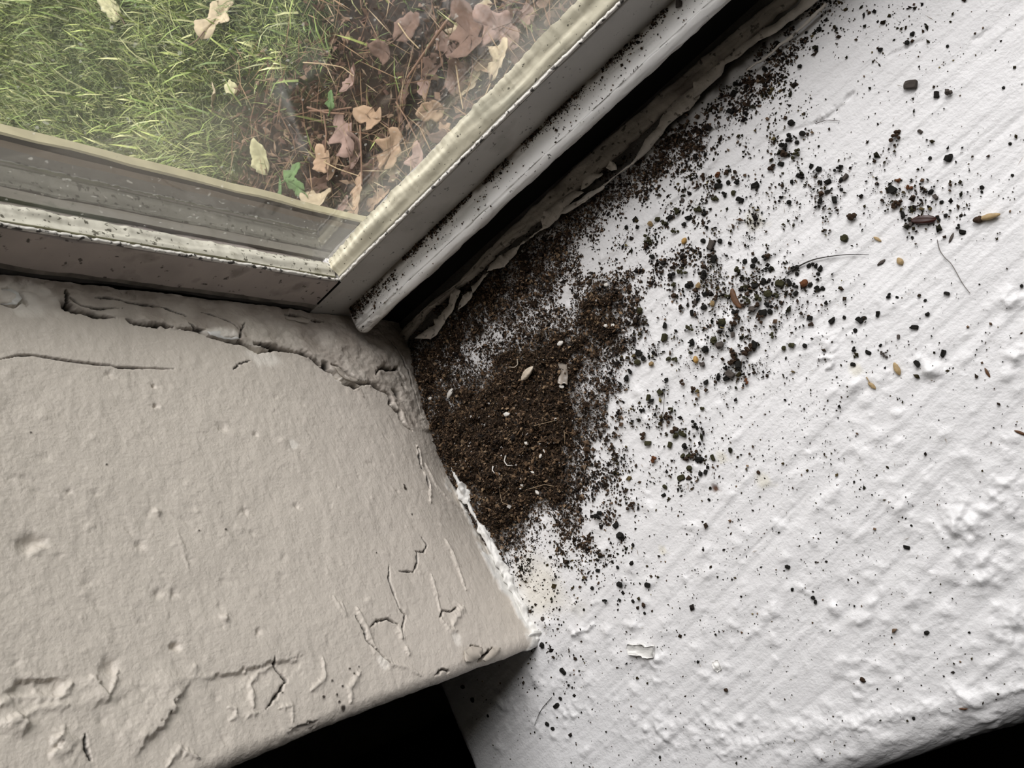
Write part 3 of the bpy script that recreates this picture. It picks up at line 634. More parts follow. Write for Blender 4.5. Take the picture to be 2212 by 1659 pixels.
# lifted chips on the jamb
for i, (p, lb) in enumerate([(crop(0, 500, 2.99, [(0, 380), (60, 385), (110, 410), (128, 450), (100, 482), (0, 478)]), 'pale lifted chip of old paint'), (crop(0, 500, 2.99, [(1330, 660), (1420, 655), (1520, 680), (1535, 705), (1440, 700), (1345, 680)]), 'pale chip beside the crack'),
                             (crop(500, 550, 4.424, [(960, 1085), (1010, 1090), (1100, 1160), (1200, 1210), (1190, 1235), (1120, 1220), (1030, 1160)]), None), (crop(500, 550, 4.424, [(500, 600), (640, 610), (740, 640), (720, 670), (600, 640), (500, 630)]), None),
                             (crop(700, 1250, 4.057, [(1220, 640), (1280, 600), (1370, 630), (1360, 700), (1280, 740), (1220, 740)]), None), (crop(700, 1250, 4.057, [(1370, 720), (1470, 610), (1530, 620), (1500, 680), (1400, 740)]), None)]):
    o = flake(p, 0, 0.0006, wl, plane=0, m=M_chip if lb else M_beige, seed=200 + i)
    if lb: o['label'] = lb
# lumpy white filler where jamb and sill meet
cp = np.array([at(a, b, 2, 0.001) for a, b in [(975, 1010), (1000, 1060), (1020, 1105), (1050, 1160), (1080, 1215), (1105, 1265), (1128, 1315), (1150, 1365), (1160, 1395)]])
tq = np.linspace(0, len(cp) - 1, 200); cc = np.stack([np.interp(tq, np.arange(len(cp)), cp[:, q]) for q in range(3)], -1)
th = np.linspace(0, 2 * math.pi, 22, endpoint=False)
rr = 0.0013 + 0.0008 * np.abs(fbm(tq * 1.3, tq * 0, 80, 3)) + 0.0018 * sstep(6.6, 7.4, tq); rr = rr * (0.45 + 0.55 * sstep(-0.25, 0.2, fbm(tq * 1.7, tq * 0 + 3, 81, 2))) * np.clip(np.minimum(tq, len(cp) - 1 - tq) * 3, 0.1, 1)
T2, A2 = np.meshgrid(tq, th, indexing='ij'); rad = rr[:, None] * (1 + 0.45 * fbm(T2 * 3, A2 * 1.2, 82, 4))
VF = np.stack([cc[:, None, 0] + rad * np.cos(A2), cc[:, None, 1] + 0.3 * rad * np.sin(A2 * 2), cc[:, None, 2] + rad * 1.1 * np.sin(A2)], -1)
n_, k_ = T2.shape; i = np.arange(n_ - 1)[:, None] * k_; j = np.arange(k_)[None]
link('corner_filler', mesh_np('corner_filler', VF.reshape(-1, 3), np.stack([i + j, i + (j + 1) % k_, i + k_ + (j + 1) % k_, i + k_ + j], -1).reshape(-1, 4), mats=(M_chip,)), wl)['label'] = 'lumpy white filler in the corner'

# ------------------------------------------------------------------ soil, grains, specks (stuff nobody could count)
def quat_mats(n):
    q = RNG.normal(size=(n, 4)); q /= np.linalg.norm(q, axis=1)[:, None]; w, x, y, z = q.T
    return np.stack([1 - 2 * (y * y + z * z), 2 * (x * y - z * w), 2 * (x * z + y * w), 2 * (x * y + z * w), 1 - 2 * (x * x + z * z), 2 * (y * z - x * w), 2 * (x * z - y * w), 2 * (y * z + x * w), 1 - 2 * (x * x + y * y)], -1).reshape(n, 3, 3)
OCT = np.array([(1, 0, 0), (-1, 0, 0), (0, 1, 0), (0, -1, 0), (0, 0, 1), (0, 0, -1.0)])
OF = np.array([(0, 2, 4), (2, 1, 4), (1, 3, 4), (3, 0, 4), (2, 0, 5), (1, 2, 5), (3, 1, 5), (0, 3, 5)])
def grains(P, S, C):
    """P centres, S (n,3) half sizes, C colours"""
    n = len(P); R = quat_mats(n); v = OCT[None] * S[:, None] * RNG.uniform(0.6, 1.35, (n, 6, 1)) + RNG.normal(0, 0.18, (n, 6, 3)) * S.min(1)[:, None, None]
    v = np.einsum('nij,nkj->nki', R, v) + P[:, None]
    return v.reshape(-1, 3), (OF[None] + 6 * np.arange(n)[:, None, None]).reshape(-1, 3), np.repeat(C, 6, 0)
PAL = np.array([(.018, .014, .011), (.035, .023, .014), (.055, .034, .020), (.11, .068, .040), (.18, .115, .068), (.26, .18, .11), (.60, .55, .48)])
def mound_h(px, py, x, y):
    d = density(px, py); d2 = (d + density(px + 28, py) + density(px - 28, py) + density(px, py + 28) + density(px, py - 28)) / 5
    h = 0.0018 * sstep(0.80, 1.0, d2 + 0.20 * fbm(x * 240, y * 240, 46, 4) - 0.04) + 0.0030 * sstep(0.9, 1.0, d2) * np.exp(-((px - 1080) / 170) ** 2 - ((py - 950) / 190) ** 2)
    return h * (0.8 + 0.35 * fbm(x * 180, y * 180, 44, 4))
mx, my = np.meshgrid(np.arange(-0.011, 0.13, 0.0006), np.arange(-0.115, 0.006, 0.0006), indexing='ij')
mpx, mpy = pix(np.stack([mx, my, 0 * mx], -1)); mh = mound_h(mpx, mpy, mx, my)
mk = mh > 0.00035; fm = mk[:-1, :-1] & mk[1:, :-1] & mk[:-1, 1:] & mk[1:, 1:]
V0 = np.stack([mx, my, mh - 0.0002], -1).reshape(-1, 3); F0 = grid_faces(*mx.shape, mask=fm)
tri = np.concatenate([F0[:, [0, 1, 2]], F0[:, [0, 2, 3]]]); used = np.unique(tri); rem = np.zeros(len(V0), int); rem[used] = np.arange(len(used))
V0 = V0[used]; F0 = rem[tri]; C0 = np.array((.035, .023, .015))[None] * (0.6 + 0.8 * RNG.random((len(V0), 1)))
area = (0.245 + 0.05) * 0.2
N = 1150000
gx = RNG.uniform(-0.05, 0.245, N); gy = RNG.uniform(-0.19, 0.006, N); gpx, gpy = pix(np.stack([gx, gy, 0 * gx], -1))
dd = density(gpx, gpy)
cl_ = 0.55 + 0.9 * np.clip(fbm(gx * 260, gy * 260, 91, 3), -0.6, 1.4) + 0.6 * np.clip(fbm(gx * 70, gy * 70, 92, 2), -0.7, 1)
cl_ = np.where(dd > 0.6, np.maximum(cl_, 0.75), np.clip(cl_, 0.03, 2.5))
lim = ~((gy > -0.123) & (gx < np.interp(gy, OFY, OFX) - 0.0006)) & ~((gy < -0.118) & (gx < -0.045))
acc = (RNG.random(N) < np.clip(dd * cl_, 0, 1) * np.where(dd > 0.6, 0.62, 0.55)) & lim & (gpx < 2230) & (gpy < 1680)
acc &= gy < np.interp(gx, lop[:, 0], lop[:, 1]) - 0.0004
gx, gy, gpx, gpy, dd = (a[acc] for a in (gx, gy, gpx, gpy, dd))
n = len(gx); base_h = np.maximum(sill_h(gx, gy), 0) + np.where((gx < 0.13) & (gy > -0.115), np.clip(mound_h(gpx, gpy, gx, gy), 0, None), 0)
sz = np.clip(RNG.lognormal(math.log(0.00017), 0.40, n), 0.00008, 0.00055) * np.where(dd > 0.6, 1.1, np.where(dd > 0.2, 1.3, np.where(dd < 0.06, 0.85, 1.0)))
coarse = RNG.random(n) < np.where(gpx + 0.25 * gpy > 1480, 0.30, 0.08) * np.where(dd < 0.03, 0.35, 1) * np.where(dd > 0.7, 0.6, 1)
sz = np.where(coarse, np.clip(RNG.lognormal(math.log(0.00036), 0.36, n), 0.0002, 0.0009), sz)
S = sz[:, None] * RNG.uniform(0.6, 1.4, (n, 3))
fib = RNG.random(n) < np.where(dd > 0.6, 0.07, 0.03); S[fib] = np.array((0.0011, 0.00006, 0.00006)) * RNG.uniform(0.4, 1.2, (fib.sum(), 1))
w = np.where(dd[:, None] > 0.35, np.array([[.22, .28, .22, .15, .08, .035, .015]]), np.array([[.40, .32, .15, .08, .04, .01, .0]]))
ci = (RNG.random((n, 1)) > np.cumsum(w, 1)).sum(1).clip(0, 6)
C = PAL[ci] * np.array((0.84, 0.87, 0.95)) * RNG.uniform(0.75, 1.25, (n, 1))
ol = (RNG.random(n) < 0.35) & (dd < 0.3); C[ol] = C[ol] * np.array((0.95, 1.12, 0.75)); C[fib] = PAL[5] * RNG.uniform(0.4, 1.2, (fib.sum(), 1))
Pg = np.stack([gx, gy, base_h + S.mean(1) * 0.55 + np.where(dd > 0.8, RNG.uniform(0, 0.0004, n), 0)], -1)
big = (RNG.random(n) < 0.035) & (dd > 0.8); S[big] = RNG.uniform(0.0004, 0.0009, (big.sum(), 1)) * np.array((1.2, 0.8, 0.35)); C[big] = PAL[RNG.integers(2, 6, big.sum())] * RNG.uniform(0.6, 1.1, (big.sum(), 1)); Pg[big, 2] += 0.0003
pile = dd > 0.35
Va, Fa, Ca = grains(Pg[pile], S[pile], C[pile])
soil = link('soil_pile', mesh_np('soil_pile', np.concatenate([V0, Va]), np.concatenate([F0, Fa + len(V0)]), np.concatenate([C0, Ca]), (M_soil,), smooth=False))
tag(soil, 'dark brown crumbly soil heaped in the corner between jamb and sill', 'soil', kind='stuff')
Va, Fa, Ca = grains(Pg[~pile], S[~pile], C[~pile])
tag(link('dirt_specks', mesh_np('dirt_specks', Va, Fa, Ca, (M_soil,), smooth=False)), 'fine dark specks of dirt sprinkled over the white sill', 'dirt', kind='stuff')
# dirt on the ledge of the frame
n = 4600; lx = 0.005 + RNG.random(n) ** 1.3 * 0.185; ly = 0.0108 - np.abs(RNG.normal(0, 0.0012, n)) - (RNG.random(n) < 0.16) * RNG.uniform(0, 0.008, n) - (lx < 0.03) * np.abs(RNG.normal(0, 0.0016, n))
ok = (ly > 0.0) & (fbm(lx * 120, ly * 300, 95, 3) > -0.35 + 0.3 * sstep(0.03, 0.12, lx)); lx, ly = lx[ok], ly[ok]; n = len(lx)
S = np.clip(RNG.lognormal(math.log(0.00017), 0.45, n), 0.00008, 0.0005)[:, None] * RNG.uniform(0.6, 1.4, (n, 3))
Va, Fa, Ca = grains(np.stack([lx, ly, 0.0300 + S.mean(1) * 0.5], -1), S, PAL[RNG.integers(0, 4, n)])
tag(link('ledge_dirt', mesh_np('ledge_dirt', Va, Fa, Ca, (M_soil,), smooth=False)), 'dark crumbs of dirt lying along the back of the white frame ledge', 'dirt', kind='stuff')

# ------------------------------------------------------------------ crumbs that can be told apart
COLS = {'k': ('black', (.016, .015, .013)), 'b': ('brown', (.050, .030, .018)), 'o': ('olive', (.050, .047, .022)), 't': ('tan', (.34, .24, .12)), 'r': ('rusty', (.15, .060, .026)), 'g': ('grey', (.10, .085, .075))}
M_cr = {k: mat(v[0] + '_crumb', v[1], 0.85, spec=0.2, vary=0.35, vscale=900, bump=((1500, 0.5, 0.0004),)) for k, v in COLS.items()}
import bmesh
def crumb_mesh(kind, seed):
    rnd = random.Random(seed); bm = bmesh.new()
    if kind == 'block':
        bmesh.ops.create_cube(bm, size=1.0)
        for v in bm.verts: v.co = Vector((v.co.x * 1.15, v.co.y * 0.85, v.co.z * 0.7)) + Vector((rnd.gauss(0, .11), rnd.gauss(0, .11), rnd.gauss(0, .09)))
        bmesh.ops.bevel(bm, geom=bm.edges[:], offset=0.12, segments=1, affect='EDGES')
        bmesh.ops.subdivide_edges(bm, edges=bm.edges[:], cuts=1); amp = 0.13
    elif kind == 'round':
        bmesh.ops.create_icosphere(bm, subdivisions=2, radius=0.5); amp = 0.22
        for v in bm.verts: v.co.z *= 0.75; v.co.x *= 1.1
    else:
        for k in range(7):
            r = bmesh.ops.create_icosphere(bm, subdivisions=1, radius=rnd.uniform(0.14, 0.30))
            d = Vector((rnd.gauss(0, .24), rnd.gauss(0, .24), abs(rnd.gauss(0, .12))))
            for v in r['verts']: v.co += d
        amp = 0.07
    sx = rnd.random() * 50
    from mathutils import noise
    for v in bm.verts:
        q = noise.noise_vector(v.co * 3.5 + Vector((sx, sx, sx))); v.co += q * amp
    me = bpy.data.meshes.new('crumb'); bm.to_mesh(me); bm.free(); return me
SHAPES = {k: [crumb_mesh(k, 10 * i + len(k)) for i in range(4)] for k in ('block', 'round', 'clump')}
PROT = {}
def proto(kind, i, c):
    if (kind, i, c) not in PROT:
        me = SHAPES[kind][i].copy(); me.materials.append(M_cr[c]); PROT[(kind, i, c)] = bpy.data.objects.new('soil_crumb', me)
    return PROT[(kind, i, c)]
def zone(px, py):
    v = 0.87 * px + py - 1487
    if v < 160: return 'beside the flaking strip along the back of the sill', 'back'
    if px > 1890: return 'on the nearly bare sill far from the soil heap', 'bare'
    if py < 545: return 'in the scatter between flaking strip and long bristle', 'upper'
    if py < 730 and px >= 1560: return 'in the clusters beside the long bristle and rusty sliver', 'bristle'
    if px < 1262 and py > 1180: return 'on the sill near the front corner of the jamb', 'corner'
    if py > 1085: return 'on the pimpled sill below the soil heap', 'below'
    return 'in the loose fringe of the soil heap', 'fringe'
def surf(px, py):
    p = at(px, py, 2, 0.0); h = float(sill_h(p[0], p[1]))
    if p[0] < 0.13 and p[1] > -0.115: h = max(h, 0) + max(0.0, float(mound_h(np.array(px), np.array(py), np.array(p[0]), np.array(p[1]))))
    p = at(px, py, 2, h); return p, h
CR = """1653,555,14,ck 1662,558,16,cb 1627,575,11,rk 1610,565,10,rk 1631,562,10,bk 1665,582,10,rk 1653,583,12,ck 1650,608,12,rk 1631,617,11,bk 1590,587,18,co 1608,621,13,co
1712,581,12,ck 1721,579,11,rk 1722,592,8,rk 1748,574,10,rk 1762,572,14,ck 1772,581,10,bk 1768,592,8,rk 1705,610,12,bk 1687,614,13,bo 1719,620,13,ck 1738,613,16,rr 1751,615,10,rk 1720,633,8,bk 1766,623,10,bk 1778,623,9,rk
1613,647,16,co 1638,647,18,co 1658,656,14,ck 1642,660,15,cb 1626,668,15,rg 1608,660,12,cb 1649,676,14,bk 1664,673,10,rk 1644,690,18,cb 1660,635,16,ro 1678,636,12,co
1586,675,9,rk 1590,690,14,cb 1586,701,16,cb 1583,712,13,ck 1584,723,9,bg 1561,696,15,ro 1559,704,12,rk
1624,751,20,cb 1617,766,18,cb 1629,744,13,bk 1586,762,18,cb 1588,775,16,cb 1581,789,14,cb 1568,791,12,ck 1597,787,12,bk 1556,746,16,rg 1543,735,13,ro 1525,755,13,rk 1577,807,14,bg 1553,814,10,rk 1518,788,9,bg 1495,739,13,ck 1509,617,11,rt
1525,635,10,bk 1457,639,11,rb 1502,652,9,bg 1572,642,12,co 1522,664,12,rk 1475,662,13,ck 1540,656,12,rt 1511,644,13,ck 1522,590,12,rk 1519,599,10,rk 1542,560,12,bk 1494,613,14,ck 1486,618,11,rk 1461,617,14,co 1477,588,16,co 1453,597,16,ck 1549,643,12,cb 1496,677,10,bk 1493,710,15,co 1667,725,13,co 1711,746,13,ro 1694,752,9,ro 1739,747,9,rk 1749,687,9,bk 1751,700,11,cb
1843,476,22,cb 1825,515,15,ro 1922,640,12,ck 1938,642,6,rk 1782,657,11,ck 1798,692,12,bk 1824,686,7,rk 1858,692,12,bk 1866,687,8,bk 1897,679,10,bk 1848,714,8,rk 1902,746,7,rk 1877,762,9,bk 1912,767,13,cg 1847,755,11,ck 1843,787,10,rk
1902,108,9,rk 1960,93,10,rk 1971,74,9,rk 1764,109,7,bk 1728,144,9,rk 1770,64,10,rk 1971,184,18,bg 2023,206,11,bk 2047,207,18,cg 1932,298,22,cb 2049,342,16,rk 1708,296,18,ck 1734,289,11,rk 1722,308,9,rk 1710,266,13,rk 1693,314,18,ck 1691,340,20,cb 1719,336,18,co 1670,364,17,cb 1688,355,10,bk 1769,366,12,rk 1810,366,15,ck 1726,380,10,rk 1772,393,12,ck 1790,393,10,bk 1818,388,9,rk 1826,384,10,bg 1818,410,8,rk 1787,415,8,bk 1753,360,8,bk 1711,393,8,rk
1927,410,15,bk 1943,394,12,cr 2011,415,11,rk 2009,342,7,rk 1988,285,8,bg 2047,100,6,rk 2168,190,6,rk 2121,405,8,rk 2121,415,6,rk 2182,311,6,rk 2187,379,6,rk
1803,431,11,bk 1775,433,13,ck 1705,437,9,rk 1950,464,11,bk 1971,451,12,ro 1932,443,20,cb 1966,475,10,rk 1968,483,9,bg 1958,489,9,rg 2028,476,8,rk 2043,466,8,rk 2025,469,7,rk 2076,466,7,rk 2072,489,10,ck 2080,502,10,bk 2034,437,8,rk 2020,425,9,bg 1966,408,13,cr 1981,785,12,bk 2038,764,12,bk 1978,707,10,bk 2004,679,9,rk 2045,634,9,bk 1999,649,6,rk 1971,513,6,rk 2207,618,7,rk 1941,727,7,bg
1490,1011,12,ro 1474,1031,11,bo 1437,1051,10,ro 1435,1069,7,bk 1514,1023,9,rk 1525,1019,7,bk 1532,1079,6,rk 1639,1020,8,rb 1363,1094,17,cb 1296,1114,20,ck 1331,1134,11,bk 1342,1157,17,rk 1365,1216,9,rk 1340,1262,13,rk 1399,1263,10,bk 1335,1225,7,rk 1702,1224,10,rk 1757,1291,8,rk 1762,1300,8,rk 1712,1273,7,rk 1307,1297,10,ck 1339,1296,7,rk 1368,1298,7,rk 1391,1306,9,rb 1393,1324,6,rk 1508,1429,6,rk 1292,1232,8,bk 1280,1270,7,rk
2002,1366,10,rk 1864,1468,11,rb 1569,1490,8,rb 1960,1182,9,bk 1969,1135,5,rk 2094,1366,5,rk 1426,1635,6,rk 1974,1551,7,rk
1203,1524,11,bk 1022,1511,9,rk 1055,1546,6,rk 1183,1563,9,rk 1195,1573,9,rk 1219,1450,11,bk 1211,1508,7,rk 1001,1483,9,rb 1172,1393,11,rk 1173,1336,9,rg
1384,671,13,ro 1437,728,12,bo 1437,703,10,bk 1378,782,12,ro 1381,762,11,bk 1391,774,11,rk 1408,786,11,rt 1445,775,10,ro 1458,775,13,co 1412,762,8,rk 1472,668,12,cb 1496,740,12,rk 1524,755,12,ck 1518,787,9,bg 1570,818,11,bk 1612,824,12,cr 1427,848,10,bo 1402,858,10,bo 1408,865,9,bk 1440,820,8,rk 1475,829,13,cb 1499,844,14,cb 1526,825,9,bk 1388,888,12,ck 1450,882,13,co 1518,886,11,co 1445,905,18,cb 1458,927,18,cb 1461,941,12,ro 1477,938,13,bo 1502,916,16,ck 1388,941,16,cb 1400,957,11,bo 1477,965,18,ck 1502,979,16,cb 1510,992,12,bk 1476,985,11,ro 1541,989,10,bo 1488,985,9,bo 1448,962,9,bo 1412,992,16,cr 1355,817,12,rk 1361,802,9,bk
1577,241,11,bk 1611,244,12,ck 1651,154,13,ck 1649,199,14,cb 1586,202,10,bk 1613,180,14,cb 1594,181,14,ck 1632,402,13,bk 1601,432,11,bk 1552,402,13,bk 1597,398,15,ck 1574,395,9,rk 1546,428,16,co 1566,418,12,ck 1585,417,10,ro 1510,402,12,cb 1518,383,14,cb 1551,378,12,rr 1575,374,14,cb 1449,470,12,rk 1421,474,11,ro 1406,484,11,rt 1354,492,8,rk 1373,475,9,bk 1510,451,17,co 1524,458,13,ck 1480,481,13,ck 1461,500,13,co 1475,433,9,rg 1464,454,15,co 1489,471,10,bk 1400,516,17,co 1399,530,16,cb 1437,484,13,co 1520,521,10,rk 1556,521,10,rk 1537,532,14,bg 1544,559,11,bk 1413,551,15,ck 1434,569,10,rk 1459,573,12,cb""".split()
KIND = {'c': 'clump', 'r': 'round', 'b': 'block'}; NAME = {'c': 'soil_clump', 'r': 'soil_crumb', 'b': 'soil_pellet'}; WORD = {'c': 'ragged clump', 'r': 'rounded crumb', 'b': 'blocky pellet'}
for i, e in enumerate(CR):
    a, b, s, kc = e.split(','); a, b, s = float(a), float(b), float(s)
    p, h = surf(a, b); o = proto(KIND[kc[0]], i % 4, kc[1]).copy(); o.name = NAME[kc[0]]; COL.objects.link(o)
    sc = s * mmpx(p) * (1.05 if kc[0] != 'c' else 1.0); o.scale = (sc, sc * random.uniform(0.8, 1.05), sc * random.uniform(0.75, 1.0))
    o.rotation_euler = (random.uniform(-.3, .3), random.uniform(-.3, .3), random.uniform(0, 6.28)); o.location = (p[0], p[1], h + 0.30 * sc)
    zt, zg = zone(a, b); cn = COLS[kc[1]][0]
    big = 'larger ' if s >= 13 else 'small '
    tag(o, f'{big}{cn} {WORD[kc[0]]} {zt}', 'crumb', f'{big}{cn} {WORD[kc[0]]}s, {zg}')
for k in list(PROT): PROT[k].use_fake_user = False

# ------------------------------------------------------------------ single finds
def lathe_blob(name, L, Wd, Ht, m, seed=0, point=0.6, bend=0.0, split=False):
    """a seed-like body along x"""
    n, k = 26, 16; tq = np.linspace(0, 1, n); th = np.linspace(0, 2 * math.pi, k, endpoint=False)
    pr = np.sin(math.pi * tq) ** point; T3, A3 = np.meshgrid(tq, th, indexing='ij'); r = pr[:, None] * (1 + 0.14 * fbm(T3 * 4 + seed, A3 * 0.9, seed, 3))
    if split: r = r * (1 - 0.4 * np.exp(-((np.mod(A3, 6.28) - 1.5) / 0.35) ** 2))
    V = np.stack([(T3 - 0.5) * L, r * np.cos(A3) * Wd / 2 + bend * (4 * (T3 - 0.5) ** 2), r * np.sin(A3) * Ht / 2], -1)
    i = np.arange(n - 1)[:, None] * k; j = np.arange(k)[None]
    return mesh_np(name, V.reshape(-1, 3), np.stack([i + j, i + (j + 1) % k, i + k + (j + 1) % k, i + k + j], -1).reshape(-1, 4), mats=(m,))
def place(name, me, px, py, ang, lift, label, cat, group=None, scale=1.0):
    """ang: direction in the photograph, degrees clockwise from the picture's right"""
    p, h = surf(px, py); p2 = at(px + 8 * math.cos(math.radians(ang)), py + 8 * math.sin(math.radians(ang)), 2, h)
    o = link(name, me); o.location = (p[0], p[1], h + lift); o.rotation_euler = (0, 0, math.atan2(p2[1] - p[1], p2[0] - p[0])); return tag(o, label, cat, group)
U_ = 0.000175
M_capsule = mat('dark_red_husk', (.045, .016, .012), 0.35, vary=0.4, vscale=300); M_tan = mat('tan_husk', (.42, .30, .15), 0.6, vary=0.3, vscale=500); M_amber = mat('amber_chip', (.45, .26, .07), 0.5, vary=0.2, vscale=400)
M_shell = mat('pale_shell', (.58, .50, .40), 0.55, vary=0.25, vscale=300, bump=((800, 0.4, .0005),)); M_white = mat('white_grit', (.72, .69, .64), 0.6, vary=0.12, vscale=500); M_rust = mat('rust_sliver', (.11, .048, .018), 0.6, vary=0.35, vscale=600)
o = place('seed_husk', lathe_blob('seed_husk', 36 * U_, 14 * U_, 10 * U_, M_capsule, 3, 0.45, split=True), 1996, 476, -4, 0.0008, 'long dark red pointed husk lying on the bare sill', 'husk')
o = empty('split_husk'); p, h = surf(2131, 471); o.location = (p[0], p[1], h + 0.0008); p2 = at(2139, 469, 2, h); o.rotation_euler = (0, 0, math.atan2(p2[1] - p[1], p2[0] - p[0])); tag(o, 'tan and brown split husk near the right edge of the sill', 'husk')
q1 = link('husk_shell', lathe_blob('husk_shell', 30 * U_, 9 * U_, 8 * U_, M_tan, 5, 0.5), o); q1.location = (4 * U_, 0, 0); q1['label'] = 'pale tan half'
q2 = link('husk_stub', lathe_blob('husk_stub', 14 * U_, 10 * U_, 8 * U_, M_cr['b'], 6, 0.4), o); q2.location = (-11 * U_, 0, 0); q2['label'] = 'dark brown end'
place('rust_sliver', lathe_blob('rust_sliver', 40 * U_, 11 * U_, 7 * U_, M_rust, 8, 0.35, bend=0.0006), 1589, 647, 65, 0.0008, 'rust-brown sliver standing out among black crumbs', 'sliver')
for px, py, L, Wd, ang, m, lb in ((1938, 797, 22, 9, 65, M_tan, 'slim tan seed below the curly brown scrap'), (1945, 565, 14, 9, 55, M_tan, 'short tan seed on bare sill right of the bristle'), (1504, 777, 14, 10, 80, M_amber, 'amber chip on white sill in the fringe'), (1479, 521, 13, 9, 120, M_amber, 'amber chip in the upper scatter of crumbs'),
                              (1884, 833, 16, 6, 40, M_tan, 'small tan bract with a thin stalk'), (1896, 517, 15, 5, 30, M_tan, 'curled tan scrap left of the dark red husk'), (1904, 567, 15, 5, -35, M_cr['g'], 'thin grey stick near the tip of the bristle'), (2055, 514, 16, 4, -65, M_cr['g'], 'thin grey stick under the dark red husk'),
                              (2205, 935, 18, 4, 20, M_rust, 'reddish brown sliver at the right edge of the sill'), (2081, 1531, 13, 3, 0, M_rust, 'tiny brown sliver near the rounded front of the sill'), (2133, 805, 16, 4, 60, M_rust, 'thin reddish scrap on the pimpled right of the sill')):
    me = lathe_blob('seed', L * U_, Wd * U_, Wd * 0.8 * U_, m, px % 31, 0.55); nm = 'seed' if 'seed' in lb else 'chip' if 'chip' in lb else 'plant_scrap'
    place(nm, me, px, py, ang, Wd * 0.3 * U_, lb, 'seed' if nm == 'seed' else 'scrap')
place('snail_shell', lathe_blob('snail_shell', 40 * U_, 15 * U_, 13 * U_, M_shell, 12, 0.6, split=True), 1143, 807, -50, 0.0012, 'pale cream shell-like husk on top of the soil heap', 'shell')
for px, py, L, Wd, ang, lb in ((1213, 742, 15, 9, -30, 'bright white oval grain on the soil above the pale shell'), (1097, 895, 17, 9, -10, 'white chip on the soil below the pale shell'), (1216, 835, 12, 8, 20, 'pale chip on the soil just below the clear flake'), (1163, 1063, 12, 7, 50, 'pale seed low on the soil heap'),
                           (1312, 616, 10, 8, 0, 'white bead at the upper right end of the soil'), (1311, 704, 9, 7, 0, 'left one of two white grains at the right of the soil'), (1326, 703, 8, 6, 0, 'right one of two white grains at the right of the soil'), (1170, 985, 10, 6, -60, 'white crooked fragment low in the middle of the soil'), (1178, 975, 12, 3, 60, 'thin white splinter beside the crooked fragment'),
                           (1204, 906, 8, 7, 0, 'cream grain at the end of a pale root fibre'), (1153, 1020, 10, 4, 20, 'slim white grain in the lower soil'), (1131, 1048, 12, 5, 15, 'pale flat seed left of the root fibre'), (976, 850, 26, 12, -60, 'white patch of chipped paint at the left of the soil'), (932, 861, 10, 7, -40, 'grey paint crumb beside the white patch'), (1140, 957, 11, 7, 20, 'pinkish tan seed in the soil')):
    me = lathe_blob('grit', L * U_, Wd * U_, Wd * 0.7 * U_, M_white, px % 29, 0.45); place('white_grit', me, px, py, ang, 0.0005 + Wd * 0.25 * U_, lb, 'grit')
# clear flake (insect wing) on the soil
M_wing = mat('clear_flake', (.30, .26, .22), 0.25, spec=0.6, vary=0.3, vscale=200)
def plate(name, L, Wd, th, m, seed):
    nx_, ny_p = 12, 8; X_, Y_ = np.meshgrid(np.linspace(-.5, .5, nx_), np.linspace(-.5, .5, ny_p), indexing='ij'); Z_ = 0.0005 * fbm(X_ * 2 + seed, Y_ * 2, seed, 3); jx_ = 0.06 * L * fbm(X_ * 4, Y_ * 4 + seed, seed, 2)
    T_ = np.stack([X_ * L + jx_, Y_ * Wd + jx_, Z_ + th], -1).reshape(-1, 3); B_ = T_ - np.array((0, 0, th)); n = len(T_); F = grid_faces(nx_, ny_p, flip=False)
    rim = [i * ny_p for i in range(nx_)] + [(nx_ - 1) * ny_p + j for j in range(1, ny_p)] + [i * ny_p + ny_p - 1 for i in range(nx_ - 2, -1, -1)] + [j for j in range(ny_p - 2, 0, -1)]
    FR = [(a, b, b + n, a + n) for a, b in zip(rim, rim[1:] + rim[:1])]
    return mesh_np(name, np.concatenate([T_, B_]), np.concatenate([F, F[:, ::-1] + n, np.array(FR)]), mats=(m,))
place('clear_flake', plate('clear_flake', 38 * U_, 19 * U_, 0.0002, M_wing, 4), 1221, 808, 92, 0.0010, 'translucent brownish rectangular flake on the soil right of the pale shell', 'flake')
place('paint_chip', plate('paint_chip', 50 * U_, 19 * U_, 0.0016, M_chip, 9), 1387, 1404, 8, 0.0002, 'thick white paint chip lying low on the sill', 'paint chip')
place('paint_chip', plate('paint_chip', 18 * U_, 11 * U_, 0.0006, M_chip, 2), 1549, 1438, 60, 0.0001, 'thin yellowed paint chip right of the thick white chip', 'paint chip')
def tube(name, pts, r0, r1, m, k=6):
    pts = np.array(pts, float); n = 40; t_ = np.linspace(0, len(pts) - 1, n)
    # smooth interpolation
    c = np.stack([np.interp(t_, np.arange(len(pts)), pts[:, q]) for q in range(3)], -1)
    for _ in range(6): c[1:-1] = (c[:-2] + 2 * c[1:-1] + c[2:]) / 4
    d = np.gradient(c, axis=0); d /= np.linalg.norm(d, axis=1)[:, None] + 1e-12
    up = np.array((0, 0, 1.0)); s_ = np.cross(d, up); s_ /= np.linalg.norm(s_, axis=1)[:, None] + 1e-9; u_ = np.cross(s_, d)
    th = np.linspace(0, 2 * math.pi, k, endpoint=False); r = np.linspace(r0, r1, n)
    V = c[:, None] + r[:, None, None] * (np.cos(th)[None, :, None] * s_[:, None] + np.sin(th)[None, :, None] * u_[:, None])
    i = np.arange(n - 1)[:, None] * k; j = np.arange(k)[None]
    return mesh_np(name, V.reshape(-1, 3), np.stack([i + j, i + (j + 1) % k, i + k + (j + 1) % k, i + k + j], -1).reshape(-1, 4), mats=(m,))
def strand(name, px, r0, r1, m, label, cat, lift=0.0003):
    pts = []
    for a, b in px: p, h = surf(a, b); pts.append((p[0], p[1], h + lift + r0))
    return tag(link(name, tube(name, pts, r0, r1, m)), label, cat)
